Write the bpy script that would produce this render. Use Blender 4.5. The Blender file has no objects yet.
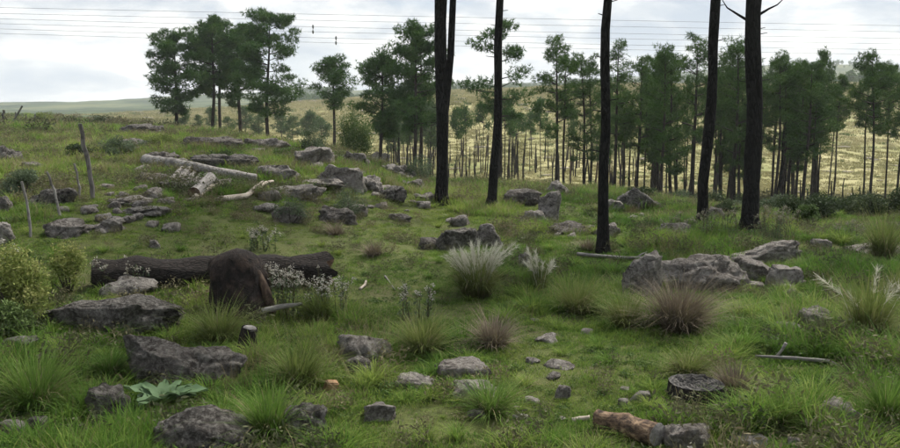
import bpy, bmesh, math, random
import numpy as np
from mathutils import Vector, Matrix

# ------------------------------------------------------------------ camera, sky, sun, exposure
SC = bpy.context.scene
COL = SC.collection
PW, PH, FPX, HOR = 900.0, 448.0, 864.0, 100.0
EYE = 2.8
PITCH = math.atan((PH/2-HOR)/FPX)
cam_d = bpy.data.cameras.new('camera'); cam = bpy.data.objects.new('camera', cam_d); COL.objects.link(cam)
cam.location = (0, 0, EYE); cam.rotation_euler = (math.pi/2-PITCH, 0, 0)
cam_d.sensor_width = 36; cam_d.lens = 36*FPX/PW; cam_d.clip_start = .05; cam_d.clip_end = 9000
SC.camera = cam

SUN_EL, SUN_AZ = math.radians(52), math.radians(38)      # azimuth from +Y towards +X
world = bpy.data.worlds.new('World'); SC.world = world; world.use_nodes = True; world.cycles.sampling_method = 'MANUAL'; world.cycles.sample_map_resolution = 512
nt = world.node_tree; nt.nodes.clear()
def wn(t, **k):
    n = nt.nodes.new(t)
    for a, b in k.items(): setattr(n, a, b)
    return n
out = wn('ShaderNodeOutputWorld'); bg = wn('ShaderNodeBackground'); bg.inputs[1].default_value = .1
sky = wn('ShaderNodeTexSky', sky_type='NISHITA', sun_disc=False)
sky.sun_elevation = SUN_EL; sky.sun_rotation = SUN_AZ
tc = wn('ShaderNodeTexCoord'); sep = wn('ShaderNodeSeparateXYZ'); nt.links.new(tc.outputs['Generated'], sep.inputs[0])
# cloud deck: project the direction on a plane overhead, so that clouds flatten towards the horizon
den = wn('ShaderNodeMath', operation='ADD'); den.inputs[1].default_value = .34
mx = wn('ShaderNodeMath', operation='MAXIMUM'); mx.inputs[1].default_value = 0
nt.links.new(sep.outputs[2], mx.inputs[0]); nt.links.new(mx.outputs[0], den.inputs[0])
dx = wn('ShaderNodeMath', operation='DIVIDE'); dy = wn('ShaderNodeMath', operation='DIVIDE')
for d_, i in ((dx, 0), (dy, 1)):
    nt.links.new(sep.outputs[i], d_.inputs[0]); nt.links.new(den.outputs[0], d_.inputs[1])
cmb = wn('ShaderNodeCombineXYZ'); nt.links.new(dx.outputs[0], cmb.inputs[0]); nt.links.new(dy.outputs[0], cmb.inputs[1])
n1 = wn('ShaderNodeTexNoise'); n1.inputs['Scale'].default_value = .9; n1.inputs['Detail'].default_value = 7; n1.inputs['Roughness'].default_value = .55; n1.inputs['Distortion'].default_value = .4
n2 = wn('ShaderNodeTexNoise'); n2.inputs['Scale'].default_value = 2.7; n2.inputs['Detail'].default_value = 8; n2.inputs['Roughness'].default_value = .58; n2.inputs['Distortion'].default_value = .3
mp = wn('ShaderNodeMapping'); mp.inputs['Location'].default_value = (3.1, 7.7, 0)
nt.links.new(cmb.outputs[0], mp.inputs[0]); nt.links.new(mp.outputs[0], n1.inputs[0]); nt.links.new(cmb.outputs[0], n2.inputs[0])
cov = wn('ShaderNodeValToRGB'); cov.color_ramp.elements[0].position = .30; cov.color_ramp.elements[1].position = .50
nt.links.new(n1.outputs[0], cov.inputs[0])
shd = wn('ShaderNodeValToRGB')
e = shd.color_ramp.elements
e[0].position = .40; e[0].color = (.38, .44, .53, 1)
e[1].position = .58; e[1].color = (.85, .85, .84, 1)
m_ = e.new(.49); m_.color = (.56, .59, .63, 1)
nt.links.new(n2.outputs[0], shd.inputs[0])
sc10 = wn('ShaderNodeVectorMath', operation='SCALE'); sc10.inputs[3].default_value = 5.2
nt.links.new(shd.outputs[0], sc10.inputs[0])
mixc = wn('ShaderNodeMix', data_type='RGBA')
cvm = wn('ShaderNodeMath', operation='MULTIPLY_ADD'); cvm.inputs[1].default_value = .22; cvm.inputs[2].default_value = .75
nt.links.new(cov.outputs[0], cvm.inputs[0])
nt.links.new(cvm.outputs[0], mixc.inputs[0]); nt.links.new(sky.outputs[0], mixc.inputs[6]); nt.links.new(sc10.outputs[0], mixc.inputs[7])
nt.links.new(mixc.outputs[2], bg.inputs[0]); nt.links.new(bg.outputs[0], out.inputs[0])

sun_d = bpy.data.lights.new('sun', 'SUN'); sun = bpy.data.objects.new('sun', sun_d); COL.objects.link(sun)
sun_d.energy = 2.8; sun_d.angle = math.radians(9); sun_d.color = (1, .95, .86)
sd = Vector((math.sin(SUN_AZ)*math.cos(SUN_EL), math.cos(SUN_AZ)*math.cos(SUN_EL), math.sin(SUN_EL)))
sun.rotation_euler = sd.to_track_quat('Z', 'Y').to_euler(); sun.location = (0, 0, 60)

SC.view_settings.view_transform = 'Standard'; SC.view_settings.look = 'None'
SC.view_settings.exposure = 1.35; SC.view_settings.gamma = 1
SC.cycles.use_denoising = True; SC.cycles.max_bounces = 5; SC.cycles.use_adaptive_sampling = True; SC.cycles.adaptive_threshold = .03; SC.cycles.transparent_max_bounces = 4
SC.cycles.volume_bounces = 1; SC.cycles.diffuse_bounces = 2

# ------------------------------------------------------------------ noise helpers
def _h(ix, iy, iz, s):
    n = (ix*374761393 + iy*668265263 + iz*2147483647 + s*1274126177) & 0xffffffff
    n = ((n ^ (n >> 13))*1274126177) & 0xffffffff
    n = ((n ^ (n >> 16))*2246822519) & 0xffffffff
    return ((n ^ (n >> 15)) & 0xffffff)/float(0xffffff)*2-1
def noise3(p, s=0):
    p = np.asarray(p, float); i = np.floor(p).astype(np.int64); f = p-i; f = f*f*(3-2*f)
    r = 0
    for a in (0, 1):
        for b in (0, 1):
            for c in (0, 1):
                w = (f[..., 0] if a else 1-f[..., 0])*(f[..., 1] if b else 1-f[..., 1])*(f[..., 2] if c else 1-f[..., 2])
                r = r+w*_h(i[..., 0]+a, i[..., 1]+b, i[..., 2]+c, s)
    return r
def fbm3(p, s=0, o=4, g=.5):
    r, a, q = 0, 1., np.asarray(p, float)
    for k in range(o):
        r = r+a*noise3(q, s+k*17); q = q*2.03+5.3; a *= g
    return r
def noise2(x, y, sc, s=0, o=3):
    x = np.asarray(x, float); y = np.asarray(y, float)
    return fbm3(np.stack([x*sc, y*sc, np.zeros_like(x)+.37], -1), s, o)

# ------------------------------------------------------------------ terrain
D = [0, 5, 9, 11, 13, 15, 17, 19, 22, 25, 28, 35, 45, 55, 70, 90, 115, 150, 200, 300, 380, 500, 700, 900, 1150, 1450, 2200]
TAB = {
 -300: [-.1, .1, .3, .4, .6, .9, 1.05, 1.1, 1.2, 1.3, 1.4, 1.5, 1.5, 1.4, 1.2, 1.0, .8, .5, -.5, -3, -3, -4, -4, -2.4, -8, -10, -20],
 60: [-.1, 0, .1, .22, .52, .85, 1.0, 1.05, 1.12, 1.2, 1.25, 1.3, 1.2, 1.0, .7, .5, .4, .3, -.8, -3.5, -3, -5, -4, 0.2, -8, -10, -20],
 150: [-.1, 0, .03, .1, .4, .78, .95, 1.02, 1.1, 1.2, 1.28, 1.32, 1.1, .85, .5, .0, -.6, -1.2, -1.8, -1.5, -3, -4, -2, 6, -4, -8, -20],
 220: [-.1, 0, 0, .05, .25, .55, .8, .98, 1.1, 1.22, 1.3, 1.3, 1.0, .6, .2, -1, -2.5, -2.5, -1.5, 0, -2, -3, 1, 9, 0, -5, -20],
 330: [-.1, 0, 0, 0, .06, .2, .4, .6, .9, 1.15, 1.2, .7, -.6, -1.6, -2.8, -4, -4.5, -3.5, -1, 2.5, 2, 1, 4, 12, 4, 0, -20],
 420: [-.1, 0, 0, 0, 0, .02, .05, .1, .15, .2, .1, -.8, -2.1, -3, -4, -4.5, -3.8, -1, 2.5, 5.5, 5, 4, 8, 17, 8, 0, -20],
 600: [-.1, 0, 0, 0, 0, 0, 0, 0, 0, 0, -.1, -.9, -2.5, -3.5, -4.3, -4.3, -2.8, .5, 4.2, 7.8, 7.5, 6, 12, 21, 22, 40, -20],
 760: [-.1, 0, .02, .02, .02, .02, .0, 0, -.15, -.5, -.9, -1.9, -3.0, -3.8, -4.4, -4.3, -2.8, .3, 4, 8, 8, 7, 20, 37, 40, 62, -20],
 850: [-.1, 0, .03, .03, .03, .03, .0, 0, -.15, -.5, -.9, -1.9, -3.0, -3.8, -4.4, -4.3, -2.8, .3, 4, 8.4, 8, 7, 22, 39, 30, 56, -20],
 930: [-.1, 0, .03, .03, .03, .03, .0, 0, -.15, -.5, -.9, -1.9, -3.0, -3.8, -4.4, -4.3, -2.8, .3, 4, 8.4, 8, 7, 18, 31, 26, 40, -20],
 1300: [-.1, 0, .1, .1, .1, .1, .1, 0, -.1, -.4, -.8, -1.8, -2.8, -3.6, -4.2, -4.3, -2.8, .3, 4, 8.4, 8, 7, 18, 30, 24, 30, -20]}
KP = np.array(sorted(TAB), float); TZ = np.array([TAB[k] for k in sorted(TAB)], float); DD = np.array(D, float)
_lf = np.log(np.maximum(DD, 1)+3)
_dl = np.linspace(_lf[0], _lf[-1], 1500)
_ZT = np.array([np.interp(_dl, _lf, z) for z in TZ])
_k = np.hanning(43); _k /= _k.sum()
_ZT = np.array([np.convolve(np.pad(z, 21, 'edge'), _k, 'valid') for z in _ZT])
# denser in px as well, smoothed
_pg = np.linspace(KP[0], KP[-1], 641)
_ZG = np.array([np.interp(_pg, KP, _ZT[:, j]) for j in range(_ZT.shape[1])])          # [d, px]
_k2 = np.hanning(25); _k2 /= _k2.sum()
_ZG = np.array([np.convolve(np.pad(z, 12, 'edge'), _k2, 'valid') for z in _ZG])
def terrain(x, y):
    x = np.asarray(x, float); y = np.asarray(y, float)
    r = np.hypot(x, y); d = np.maximum(y, .35*r)
    px = np.clip(450+FPX*x/np.maximum(d, 1e-6), KP[0], KP[-1]); 
    px = np.where(y < 3, 450+(px-450)*np.clip(y/3, 0, 1), px)
    u = (np.log(np.maximum(d, 1)+3)-_dl[0])/(_dl[-1]-_dl[0])*(len(_dl)-1); u = np.clip(u, 0, len(_dl)-1.001)
    v = np.clip((px-_pg[0])/(_pg[1]-_pg[0]), 0, len(_pg)-1.001)
    iu = u.astype(int); iv = v.astype(int); fu = u-iu; fv = v-iv
    z = (_ZG[iu, iv]*(1-fu)*(1-fv)+_ZG[iu+1, iv]*fu*(1-fv)+_ZG[iu, iv+1]*(1-fu)*fv+_ZG[iu+1, iv+1]*fu*fv)
    z = z+.085*noise2(x, y, .35, 3, 3)+.05*noise2(x, y, 1.3, 9, 2)
    far = np.clip((r-40)/120, 0, 1)
    z = z+far*.5*noise2(x, y, .05, 21, 3)+np.clip((r-300)/500, 0, 1)*2.2*noise2(x, y, .012, 31, 4)
    return z
def ray(px, py):
    u, v = (px-PW/2)/FPX, (PH/2-py)/FPX
    c, s = math.cos(PITCH), math.sin(PITCH)
    return np.array([u, c+s*v, -s+c*v])
def ground(px, py):
    r = ray(px, py); t = np.exp(np.linspace(math.log(3), math.log(600), 1600))
    z = EYE+r[2]*t-terrain(r[0]*t, r[1]*t); k = np.argmax(z < 0)
    if z[k] >= 0: k = len(t)-1
    t0 = t[max(k-1, 0)]; t1 = t[k]; z0 = z[max(k-1, 0)]; z1 = z[k]
    tt = t0+(t1-t0)*z0/(z0-z1+1e-9)
    return Vector((r[0]*tt, r[1]*tt, float(terrain(r[0]*tt, r[1]*tt))))
def at_depth(px, py, d):
    r = ray(px, py); return Vector((r[0]*d/r[1], d, EYE+r[2]*d/r[1]))
def on_ground(px, d):
    x = (px-450)/FPX*d*(1.0)
    x = ray(px, 150)[0]*d/ray(px, 150)[1]
    return Vector((x, d, float(terrain(x, d))))
def zt(x, y): return float(terrain(x, y))

# ------------------------------------------------------------------ materials
MATS = {}
class NB:
    def __init__(s, name):
        s.m = bpy.data.materials.new(name); s.m.use_nodes = True; s.t = s.m.node_tree; s.t.nodes.clear()
        s.o = s.n('ShaderNodeOutputMaterial'); MATS[name] = s.m
    def n(s, t, **k):
        x = s.t.nodes.new(t)
        for a, b in k.items(): setattr(x, a, b)
        return x
    def l(s, a, b): s.t.links.new(a, b)
    def noise(s, scale, detail=4, rough=.6, vec=None, dist=0):
        x = s.n('ShaderNodeTexNoise'); x.inputs['Scale'].default_value = scale; x.inputs['Detail'].default_value = detail
        x.inputs['Roughness'].default_value = rough; x.inputs['Distortion'].default_value = dist
        if vec is not None: s.l(vec, x.inputs['Vector'])
        return x.outputs['Fac']
    def ramp(s, fac, stops):
        x = s.n('ShaderNodeValToRGB'); el = x.color_ramp.elements
        while len(el) > 1: el.remove(el[-1])
        el[0].position = stops[0][0]; el[0].color = (*stops[0][1], 1)
        for p, c in stops[1:]: q = el.new(p); q.color = (*c, 1)
        s.l(fac, x.inputs[0]); return x.outputs[0]
    def mix(s, f, a, b, mode='MIX'):
        x = s.n('ShaderNodeMix', data_type='RGBA', blend_type=mode)
        for i, v in ((0, f), (6, a), (7, b)):
            if hasattr(v, 'is_linked'): s.l(v, x.inputs[i])
            else: x.inputs[i].default_value = v if i == 0 else (*v, 1)
        return x.outputs[2]
    def math(s, op, a, b=0., c=0.):
        x = s.n('ShaderNodeMath', operation=op)
        for i, v in enumerate((a, b, c)):
            if hasattr(v, 'is_linked'): s.l(v, x.inputs[i])
            else: x.inputs[i].default_value = v
        return x.outputs[0]
    def princ(s, col, rough=.85, bump=None, bstr=.5, bdist=.02, trans=None, spec=.25):
        p = s.n('ShaderNodeBsdfPrincipled'); p.inputs['Roughness'].default_value = rough
        p.inputs['Specular IOR Level'].default_value = spec
        if hasattr(col, 'is_linked'): s.l(col, p.inputs['Base Color'])
        else: p.inputs['Base Color'].default_value = (*col, 1)
        if bump is not None:
            b = s.n('ShaderNodeBump'); b.inputs['Strength'].default_value = bstr; b.inputs['Distance'].default_value = bdist
            s.l(bump, b.inputs['Height']); s.l(b.outputs[0], p.inputs['Normal'])
        sh = p.outputs[0]
        if trans:
            t = s.n('ShaderNodeBsdfTranslucent')
            if hasattr(col, 'is_linked'): s.l(col, t.inputs[0])
            else: t.inputs[0].default_value = (*col, 1)
            ms = s.n('ShaderNodeMixShader'); ms.inputs[0].default_value = trans
            s.l(sh, ms.inputs[1]); s.l(t.outputs[0], ms.inputs[2]); sh = ms.outputs[0]
        s.l(sh, s.o.inputs[0]); return s.m
def obco(b): return b.n('ShaderNodeTexCoord').outputs['Object']
def geopos(b): return b.n('ShaderNodeNewGeometry').outputs['Position']
def orand(b): return b.n('ShaderNodeObjectInfo').outputs['Random']

def mat_rock(name, dark, mid, pale, lichen):
    b = NB(name); g = geopos(b)
    a = b.noise(2.6, 10, .74, g, .8); f = b.noise(17, 6, .75, g, .5); k = b.noise(4.2, 8, .72, g, 1.2)
    c = b.ramp(a, [(.38, dark), (.5, mid), (.62, pale)])
    c = b.mix(b.ramp(f, [(.46, (0, 0, 0)), (.66, (1, 1, 1))]), c, lichen)
    v = b.n('ShaderNodeTexVoronoi', feature='DISTANCE_TO_EDGE'); v.inputs['Scale'].default_value = 2.1
    wv = b.n('ShaderNodeMix', data_type='VECTOR'); wv.inputs[0].default_value = .12
    nn = b.n('ShaderNodeTexNoise'); nn.inputs['Scale'].default_value = 3; nn.inputs['Detail'].default_value = 5; b.l(g, nn.inputs[0])
    b.l(g, wv.inputs[4]); b.l(nn.outputs[1], wv.inputs[5]); b.l(wv.outputs[1], v.inputs[0])
    cr = b.ramp(v.outputs['Distance'], [(0, (0, 0, 0)), (.035, (1, 1, 1))])
    c = b.mix(b.ramp(k, [(.52, (0, 0, 0)), (.66, (1, 1, 1))]), c, tuple(.45*q for q in dark))
    r = orand(b); c = b.mix(b.math('MULTIPLY', r, .35), c, b.mix(.5, c, (.10, .075, .06)))
    h = b.math('ADD', b.math('MULTIPLY', a, .7), b.math('MULTIPLY', f, .35))
    h = b.math('ADD', h, b.math('MULTIPLY', cr, .12))
    return b.princ(c, .92, h, 1., .16, spec=.12)
mat_rock('granite_dark', (.024, .022, .021), (.062, .057, .053), (.13, .12, .11), (.24, .23, .21))
mat_rock('granite_grey', (.052, .047, .043), (.125, .113, .104), (.21, .195, .178), (.31, .295, .27))
mat_rock('granite_pale', (.09, .08, .072), (.18, .163, .148), (.28, .26, .235), (.35, .33, .30))

def mat_bark(name, dark, light, sz=9, bd=.03):
    b = NB(name); o = obco(b); mp_ = b.n('ShaderNodeMapping'); mp_.inputs['Scale'].default_value = (1, 1, .28); b.l(o, mp_.inputs[0])
    v = b.n('ShaderNodeTexVoronoi', feature='DISTANCE_TO_EDGE'); v.inputs['Scale'].default_value = sz; v.inputs['Randomness'].default_value = 1
    nn = b.n('ShaderNodeTexNoise'); nn.inputs['Scale'].default_value = sz*.45; nn.inputs['Detail'].default_value = 5; b.l(mp_.outputs[0], nn.inputs[0])
    wv = b.n('ShaderNodeVectorMath', operation='MULTIPLY_ADD'); wv.inputs[1].default_value = (1.6/sz,)*3; b.l(nn.outputs[1], wv.inputs[0]); b.l(mp_.outputs[0], wv.inputs[2])
    b.l(wv.outputs[0], v.inputs[0]); f = b.noise(sz*2.4, 5, .7, mp_.outputs[0])
    c = b.mix(b.ramp(v.outputs['Distance'], [(0, (0, 0, 0)), (.16, (1, 1, 1))]), dark, b.mix(f, dark, light))
    h = b.math('ADD', b.math('MULTIPLY', v.outputs['Distance'], 1.6), b.math('MULTIPLY', f, .5))
    return b.princ(c, .9, h, 1., bd, spec=.12)
mat_bark('bark_burnt', (.0035, .0035, .0035), (.024, .0225, .021), 17, .045)
mat_bark('bark_pine', (.018, .016, .014), (.075, .062, .05), 6)
mat_bark('bark_charred_log', (.008, .007, .007), (.05, .042, .037), 34, .02)
b = NB('charred_wood'); o = obco(b); mp_ = b.n('ShaderNodeMapping'); mp_.inputs['Scale'].default_value = (1, 1, .6); b.l(o, mp_.inputs[0]); a_ = b.noise(9, 9, .72, mp_.outputs[0], .6)
c_ = b.noise(5, 5, .65, o); c = b.ramp(a_, [(.35, (.007, .006, .006)), (.55, (.028, .022, .02)), (.75, (.075, .056, .046))]); b.princ(b.mix(b.ramp(c_, [(.5, (0, 0, 0)), (.75, (1, 1, 1))]), c, (.085, .058, .044)), .85, a_, 1., .09, spec=.15)
def mat_wood(name, c0, c1, c2):
    b = NB(name); o = obco(b); mp_ = b.n('ShaderNodeMapping'); mp_.inputs['Scale'].default_value = (1, 1, .12); b.l(o, mp_.inputs[0])
    a = b.noise(22, 6, .65, mp_.outputs[0], .4); k = b.noise(4, 4, .6, o)
    c = b.ramp(a, [(.3, c0), (.5, c1), (.72, c2)]); c = b.mix(b.ramp(k, [(.48, (0, 0, 0)), (.62, (1, 1, 1))]), c, c0)
    return b.princ(c, .85, a, .8, .015, spec=.2)
mat_wood('wood_grey', (.085, .078, .072), (.19, .178, .165), (.31, .295, .275))
mat_wood('wood_pale', (.22, .19, .155), (.32, .28, .23), (.46, .42, .36))
mat_wood('wood_flaky', (.03, .02, .015), (.13, .085, .055), (.34, .24, .15))
n_ = MATS['wood_flaky'].node_tree.nodes
for q_ in n_:
    if q_.type == 'MAPPING': q_.inputs['Scale'].default_value = (1, 1, .5)
    if q_.type == 'TEX_NOISE' and q_.inputs['Scale'].default_value < 5: q_.inputs['Scale'].default_value = 11
    if q_.type == 'BUMP': q_.inputs['Distance'].default_value = .05
mat_wood('wood_post', (.045, .041, .038), (.12, .111, .103), (.21, .196, .182))
mat_wood('wood_brown', (.02, .013, .01), (.075, .05, .035), (.15, .105, .075))
b = NB('cut_face'); o = obco(b)
w_ = b.n('ShaderNodeTexWave', wave_type='RINGS', rings_direction='Z'); w_.inputs['Scale'].default_value = 9; w_.inputs['Distortion'].default_value = 9; w_.inputs['Detail'].default_value = 3; b.l(o, w_.inputs[0])
c = b.ramp(w_.outputs[0], [(0, (.04, .038, .036)), (1, (.12, .112, .104))]); c = b.mix(b.ramp(b.noise(6, 7, .7, o, 1.), [(.38, (0, 0, 0)), (.55, (1, 1, 1))]), c, (.02, .019, .018))
b.princ(c, .9, w_.outputs[0], .6, .01)

def mat_leaf(name, dark, mid, light, trans=.25, rough=.6, inst=False, basecol=None):
    b = NB(name)
    if inst:
        t = b.n('ShaderNodeAttribute', attribute_type='INSTANCER', attribute_name='tint').outputs['Fac']
    else:
        t = b.noise(1.1, 3, .6, geopos(b)); t = b.math('MULTIPLY_ADD', t, 1.8, -.4)
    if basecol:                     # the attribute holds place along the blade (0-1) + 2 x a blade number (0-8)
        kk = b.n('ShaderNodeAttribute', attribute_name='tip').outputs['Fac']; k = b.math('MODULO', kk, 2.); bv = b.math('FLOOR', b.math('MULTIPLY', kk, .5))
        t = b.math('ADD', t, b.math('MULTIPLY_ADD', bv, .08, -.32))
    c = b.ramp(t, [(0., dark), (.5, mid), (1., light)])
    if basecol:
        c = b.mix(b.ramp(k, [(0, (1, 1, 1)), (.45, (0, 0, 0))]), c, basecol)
    return b.princ(c, max(rough, .65), trans=trans, spec=.07)
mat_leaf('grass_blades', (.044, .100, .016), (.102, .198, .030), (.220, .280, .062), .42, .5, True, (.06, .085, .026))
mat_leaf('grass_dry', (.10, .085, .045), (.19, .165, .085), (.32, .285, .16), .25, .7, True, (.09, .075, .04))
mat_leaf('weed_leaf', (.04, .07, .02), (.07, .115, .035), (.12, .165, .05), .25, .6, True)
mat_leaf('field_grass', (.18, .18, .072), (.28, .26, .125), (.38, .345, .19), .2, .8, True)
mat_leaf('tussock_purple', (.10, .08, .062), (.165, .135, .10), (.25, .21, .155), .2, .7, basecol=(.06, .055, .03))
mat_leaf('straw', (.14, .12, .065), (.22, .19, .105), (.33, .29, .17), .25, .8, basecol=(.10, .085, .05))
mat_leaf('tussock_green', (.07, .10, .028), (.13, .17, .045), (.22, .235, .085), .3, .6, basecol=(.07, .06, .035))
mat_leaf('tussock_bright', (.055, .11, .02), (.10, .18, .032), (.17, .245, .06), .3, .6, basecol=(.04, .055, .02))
mat_leaf('plume', (.46, .45, .36), (.58, .56, .47), (.68, .66, .58), .35, .9)
mat_leaf('needles', (.028, .066, .018), (.056, .118, .030), (.105, .175, .046), .15, .6)
mat_leaf('needles_young', (.04, .075, .03), (.07, .12, .045), (.12, .17, .07), .2, .6)
mat_leaf('needles_grove', (.026, .062, .014), (.055, .112, .024), (.10, .162, .036), .15, .6)
mat_leaf('scrub_mix', (.05, .065, .03), (.10, .10, .055), (.17, .145, .085), .2, .7, True)
mat_leaf('shrub_dark', (.022, .035, .016), (.04, .06, .025), (.07, .09, .04), .2, .6)
mat_leaf('shrub_green', (.045, .075, .022), (.075, .12, .035), (.12, .16, .06), .25, .6)
mat_leaf('shrub_yellow', (.09, .125, .034), (.16, .20, .052), (.25, .275, .09), .25, .6)
mat_leaf('shrub_greygreen', (.05, .075, .04), (.085, .115, .065), (.13, .16, .10), .25, .7)
mat_leaf('flower_white', (.32, .30, .25), (.42, .40, .35), (.52, .50, .45), .3, .8)
mat_leaf('flower_pale', (.15, .14, .10), (.21, .20, .15), (.30, .285, .23), .3, .8)
mat_leaf('flower_yellow', (.17, .19, .06), (.25, .26, .09), (.34, .34, .14), .3, .8)
mat_leaf('rosette_leaf', (.075, .125, .065), (.11, .175, .09), (.165, .23, .13), .2, .6)
b = NB('twig'); b.princ((.05, .042, .033), .9)
b = NB('steel_wire'); b.princ((.12, .125, .13), .6)
b = NB('brick_clay'); k = b.noise(14, 4, .6, obco(b)); b.princ(b.ramp(k, [(.35, (.14, .085, .055)), (.5, (.30, .18, .10)), (.7, (.38, .25, .15))]), .9, k, .5, .01)

# ground
b = NB('ground_soil_grass'); g = geopos(b); s3 = b.n('ShaderNodeSeparateXYZ'); b.l(g, s3.inputs[0]); Y = s3.outputs[1]
n_a = b.noise(.55, 5, .6, g); n_b = b.noise(4.5, 6, .7, g); n_c = b.noise(.06, 6, .62, g, .6); n_d = b.noise(.9, 6, .7, g); n_e = b.noise(22, 5, .7, g)
near = b.ramp(n_b, [(.3, (.045, .055, .018)), (.5, (.08, .10, .028)), (.7, (.12, .13, .045))])
near = b.mix(b.ramp(n_a, [(.56, (0, 0, 0)), (.72, (1, 1, 1))]), near, b.ramp(n_b, [(.3, (.055, .042, .03)), (.7, (.12, .095, .065))]))
near = b.mix(.5, near, b.ramp(n_e, [(.3, (.02, .024, .01)), (.7, (.09, .10, .035))]))
fld = b.ramp(n_c, [(.32, (.15, .165, .06)), (.44, (.23, .225, .10)), (.55, (.31, .285, .145)), (.68, (.40, .355, .20))])
fld = b.mix(b.math('MULTIPLY', b.ramp(n_d, [(.42, (0, 0, 0)), (.62, (1, 1, 1))]), .55), fld, (.24, .235, .10))
hill = b.ramp(b.noise(.018, 7, .68, g, .5), [(.40, (.020, .036, .016)), (.5, (.05, .075, .034)), (.60, (.105, .118, .055))])
def band(y0, y1): return b.n('ShaderNodeMapRange', interpolation_type='SMOOTHSTEP'), y0, y1
def mapr(v, a0, a1):
    x = b.n('ShaderNodeMapRange', interpolation_type='SMOOTHSTEP'); x.inputs[1].default_value = a0; x.inputs[2].default_value = a1; b.l(v, x.inputs[0]); return x.outputs[0]
yj = b.math('ADD', Y, b.math('MULTIPLY_ADD', n_c, 24., -12.))
yl = b.math('ADD', yj, b.math('MULTIPLY', b.math('MINIMUM', s3.outputs[0], 0.), .9))   # the green plateau reaches farther on the left
rat = b.math('DIVIDE', s3.outputs[0], b.math('MAXIMUM', Y, 1.)); fld = b.mix(mapr(b.math('MULTIPLY', rat, -1.), .24, .36), fld, hill)
c = b.mix(mapr(yl, 40, 62), near, fld); c = b.mix(mapr(Y, 330, 430), c, hill)
hh = b.math('ADD', n_b, b.math('MULTIPLY', n_e, .4))
b.princ(c, .95, hh, .7, .06, spec=.1)

# ------------------------------------------------------------------ mesh helpers
def tag(o, label=None, cat=None, group=None, kind=None):
    for k, v in (('label', label), ('category', cat), ('group', group), ('kind', kind)):
        if v: o[k] = v
    return o
def mesh_np(name, V, F3=None, F4=None, smooth=True, tip=None):
    V = np.asarray(V, np.float32).reshape(-1, 3)
    F3 = np.zeros((0, 3), np.int32) if F3 is None or len(F3) == 0 else np.asarray(F3, np.int32)
    F4 = np.zeros((0, 4), np.int32) if F4 is None or len(F4) == 0 else np.asarray(F4, np.int32)
    me = bpy.data.meshes.new(name); me.vertices.add(len(V)); me.vertices.foreach_set('co', V.ravel())
    nl = F3.size+F4.size; me.loops.add(nl); me.loops.foreach_set('vertex_index', np.concatenate([F3.ravel(), F4.ravel()]).astype(np.int32))
    npoly = len(F3)+len(F4); me.polygons.add(npoly)
    ls = np.concatenate([np.arange(len(F3))*3, F3.size+np.arange(len(F4))*4]).astype(np.int32)
    me.polygons.foreach_set('loop_start', ls)
    me.polygons.foreach_set('use_smooth', np.full(npoly, smooth))
    if tip is not None:
        at = me.attributes.new('tip', 'FLOAT', 'POINT'); at.data.foreach_set('value', np.asarray(tip, np.float32))
    me.update(calc_edges=True); me.validate(); return me
def obj(name, me, mat, parent=None, loc=(0, 0, 0)):
    o = bpy.data.objects.new(name, me); COL.objects.link(o); o.location = loc
    if mat and not me.materials: me.materials.append(MATS[mat])
    if parent: o.parent = parent
    return o
def empty(name, loc, rz=0):
    o = bpy.data.objects.new(name, None); COL.objects.link(o); o.location = loc; o.rotation_euler = (0, 0, rz); o.empty_display_size = .1; return o
def copy_tree(o, parent=None):
    c_ = o.copy(); COL.objects.link(c_); c_.parent = parent
    for ch in o.children: copy_tree(ch, c_)
    return c_
class Acc:
    def __init__(s): s.v = []; s.f3 = []; s.f4 = []; s.n = 0; s.t = []
    def add(s, V, F3=None, F4=None, tip=None):
        V = np.asarray(V, float).reshape(-1, 3)
        if F3 is not None and len(F3): s.f3.append(np.asarray(F3)+s.n)
        if F4 is not None and len(F4): s.f4.append(np.asarray(F4)+s.n)
        s.v.append(V); s.n += len(V); s.t.append(np.full(len(V), 9.) if tip is None else tip)
    def mesh(s, name, smooth=True, tip=False):
        return mesh_np(name, np.concatenate(s.v), np.concatenate(s.f3) if s.f3 else None, np.concatenate(s.f4) if s.f4 else None, smooth, np.concatenate(s.t) if tip else None)
def tube(path, radii, n=8, cap0=True, cap1=True, wob=0, seed=0, squash=1.):
    P = np.asarray(path, float); R = np.asarray(radii, float); m = len(P)
    T = np.gradient(P, axis=0); T /= np.linalg.norm(T, axis=1)[:, None]+1e-9
    a0 = np.array([0, 0, 1.]) if abs(T[0][2]) < .8 else np.array([1., 0, 0])
    V = []; N = a0-T[0]*a0.dot(T[0]); N /= np.linalg.norm(N)
    ang = np.linspace(0, 2*np.pi, n, endpoint=False)
    for i in range(m):
        N = N-T[i]*N.dot(T[i]); N /= np.linalg.norm(N)+1e-9; B = np.cross(T[i], N)
        V.append(P[i]+R[i]*(np.cos(ang)[:, None]*N*squash+np.sin(ang)[:, None]*B))
    V = np.concatenate(V)
    if wob:
        C = np.repeat(P, n, 0); dv = V-C; V = C+dv*(1+wob*fbm3(V*np.array([6, 6, 6.])/max(R.max()*6, .05)+seed*3.1, seed, 3)[:, None])
    F = [(i*n+j, i*n+(j+1) % n, (i+1)*n+(j+1) % n, (i+1)*n+j) for i in range(m-1) for j in range(n)]
    F3 = []; V = list(V)
    if cap0: V.append(P[0]); k = len(V)-1; F3 += [(k, (j+1) % n, j) for j in range(n)]
    if cap1: V.append(P[-1]); k = len(V)-1; F3 += [(k, (m-1)*n+j, (m-1)*n+(j+1) % n) for j in range(n)]
    return np.array(V), F3, F

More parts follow.
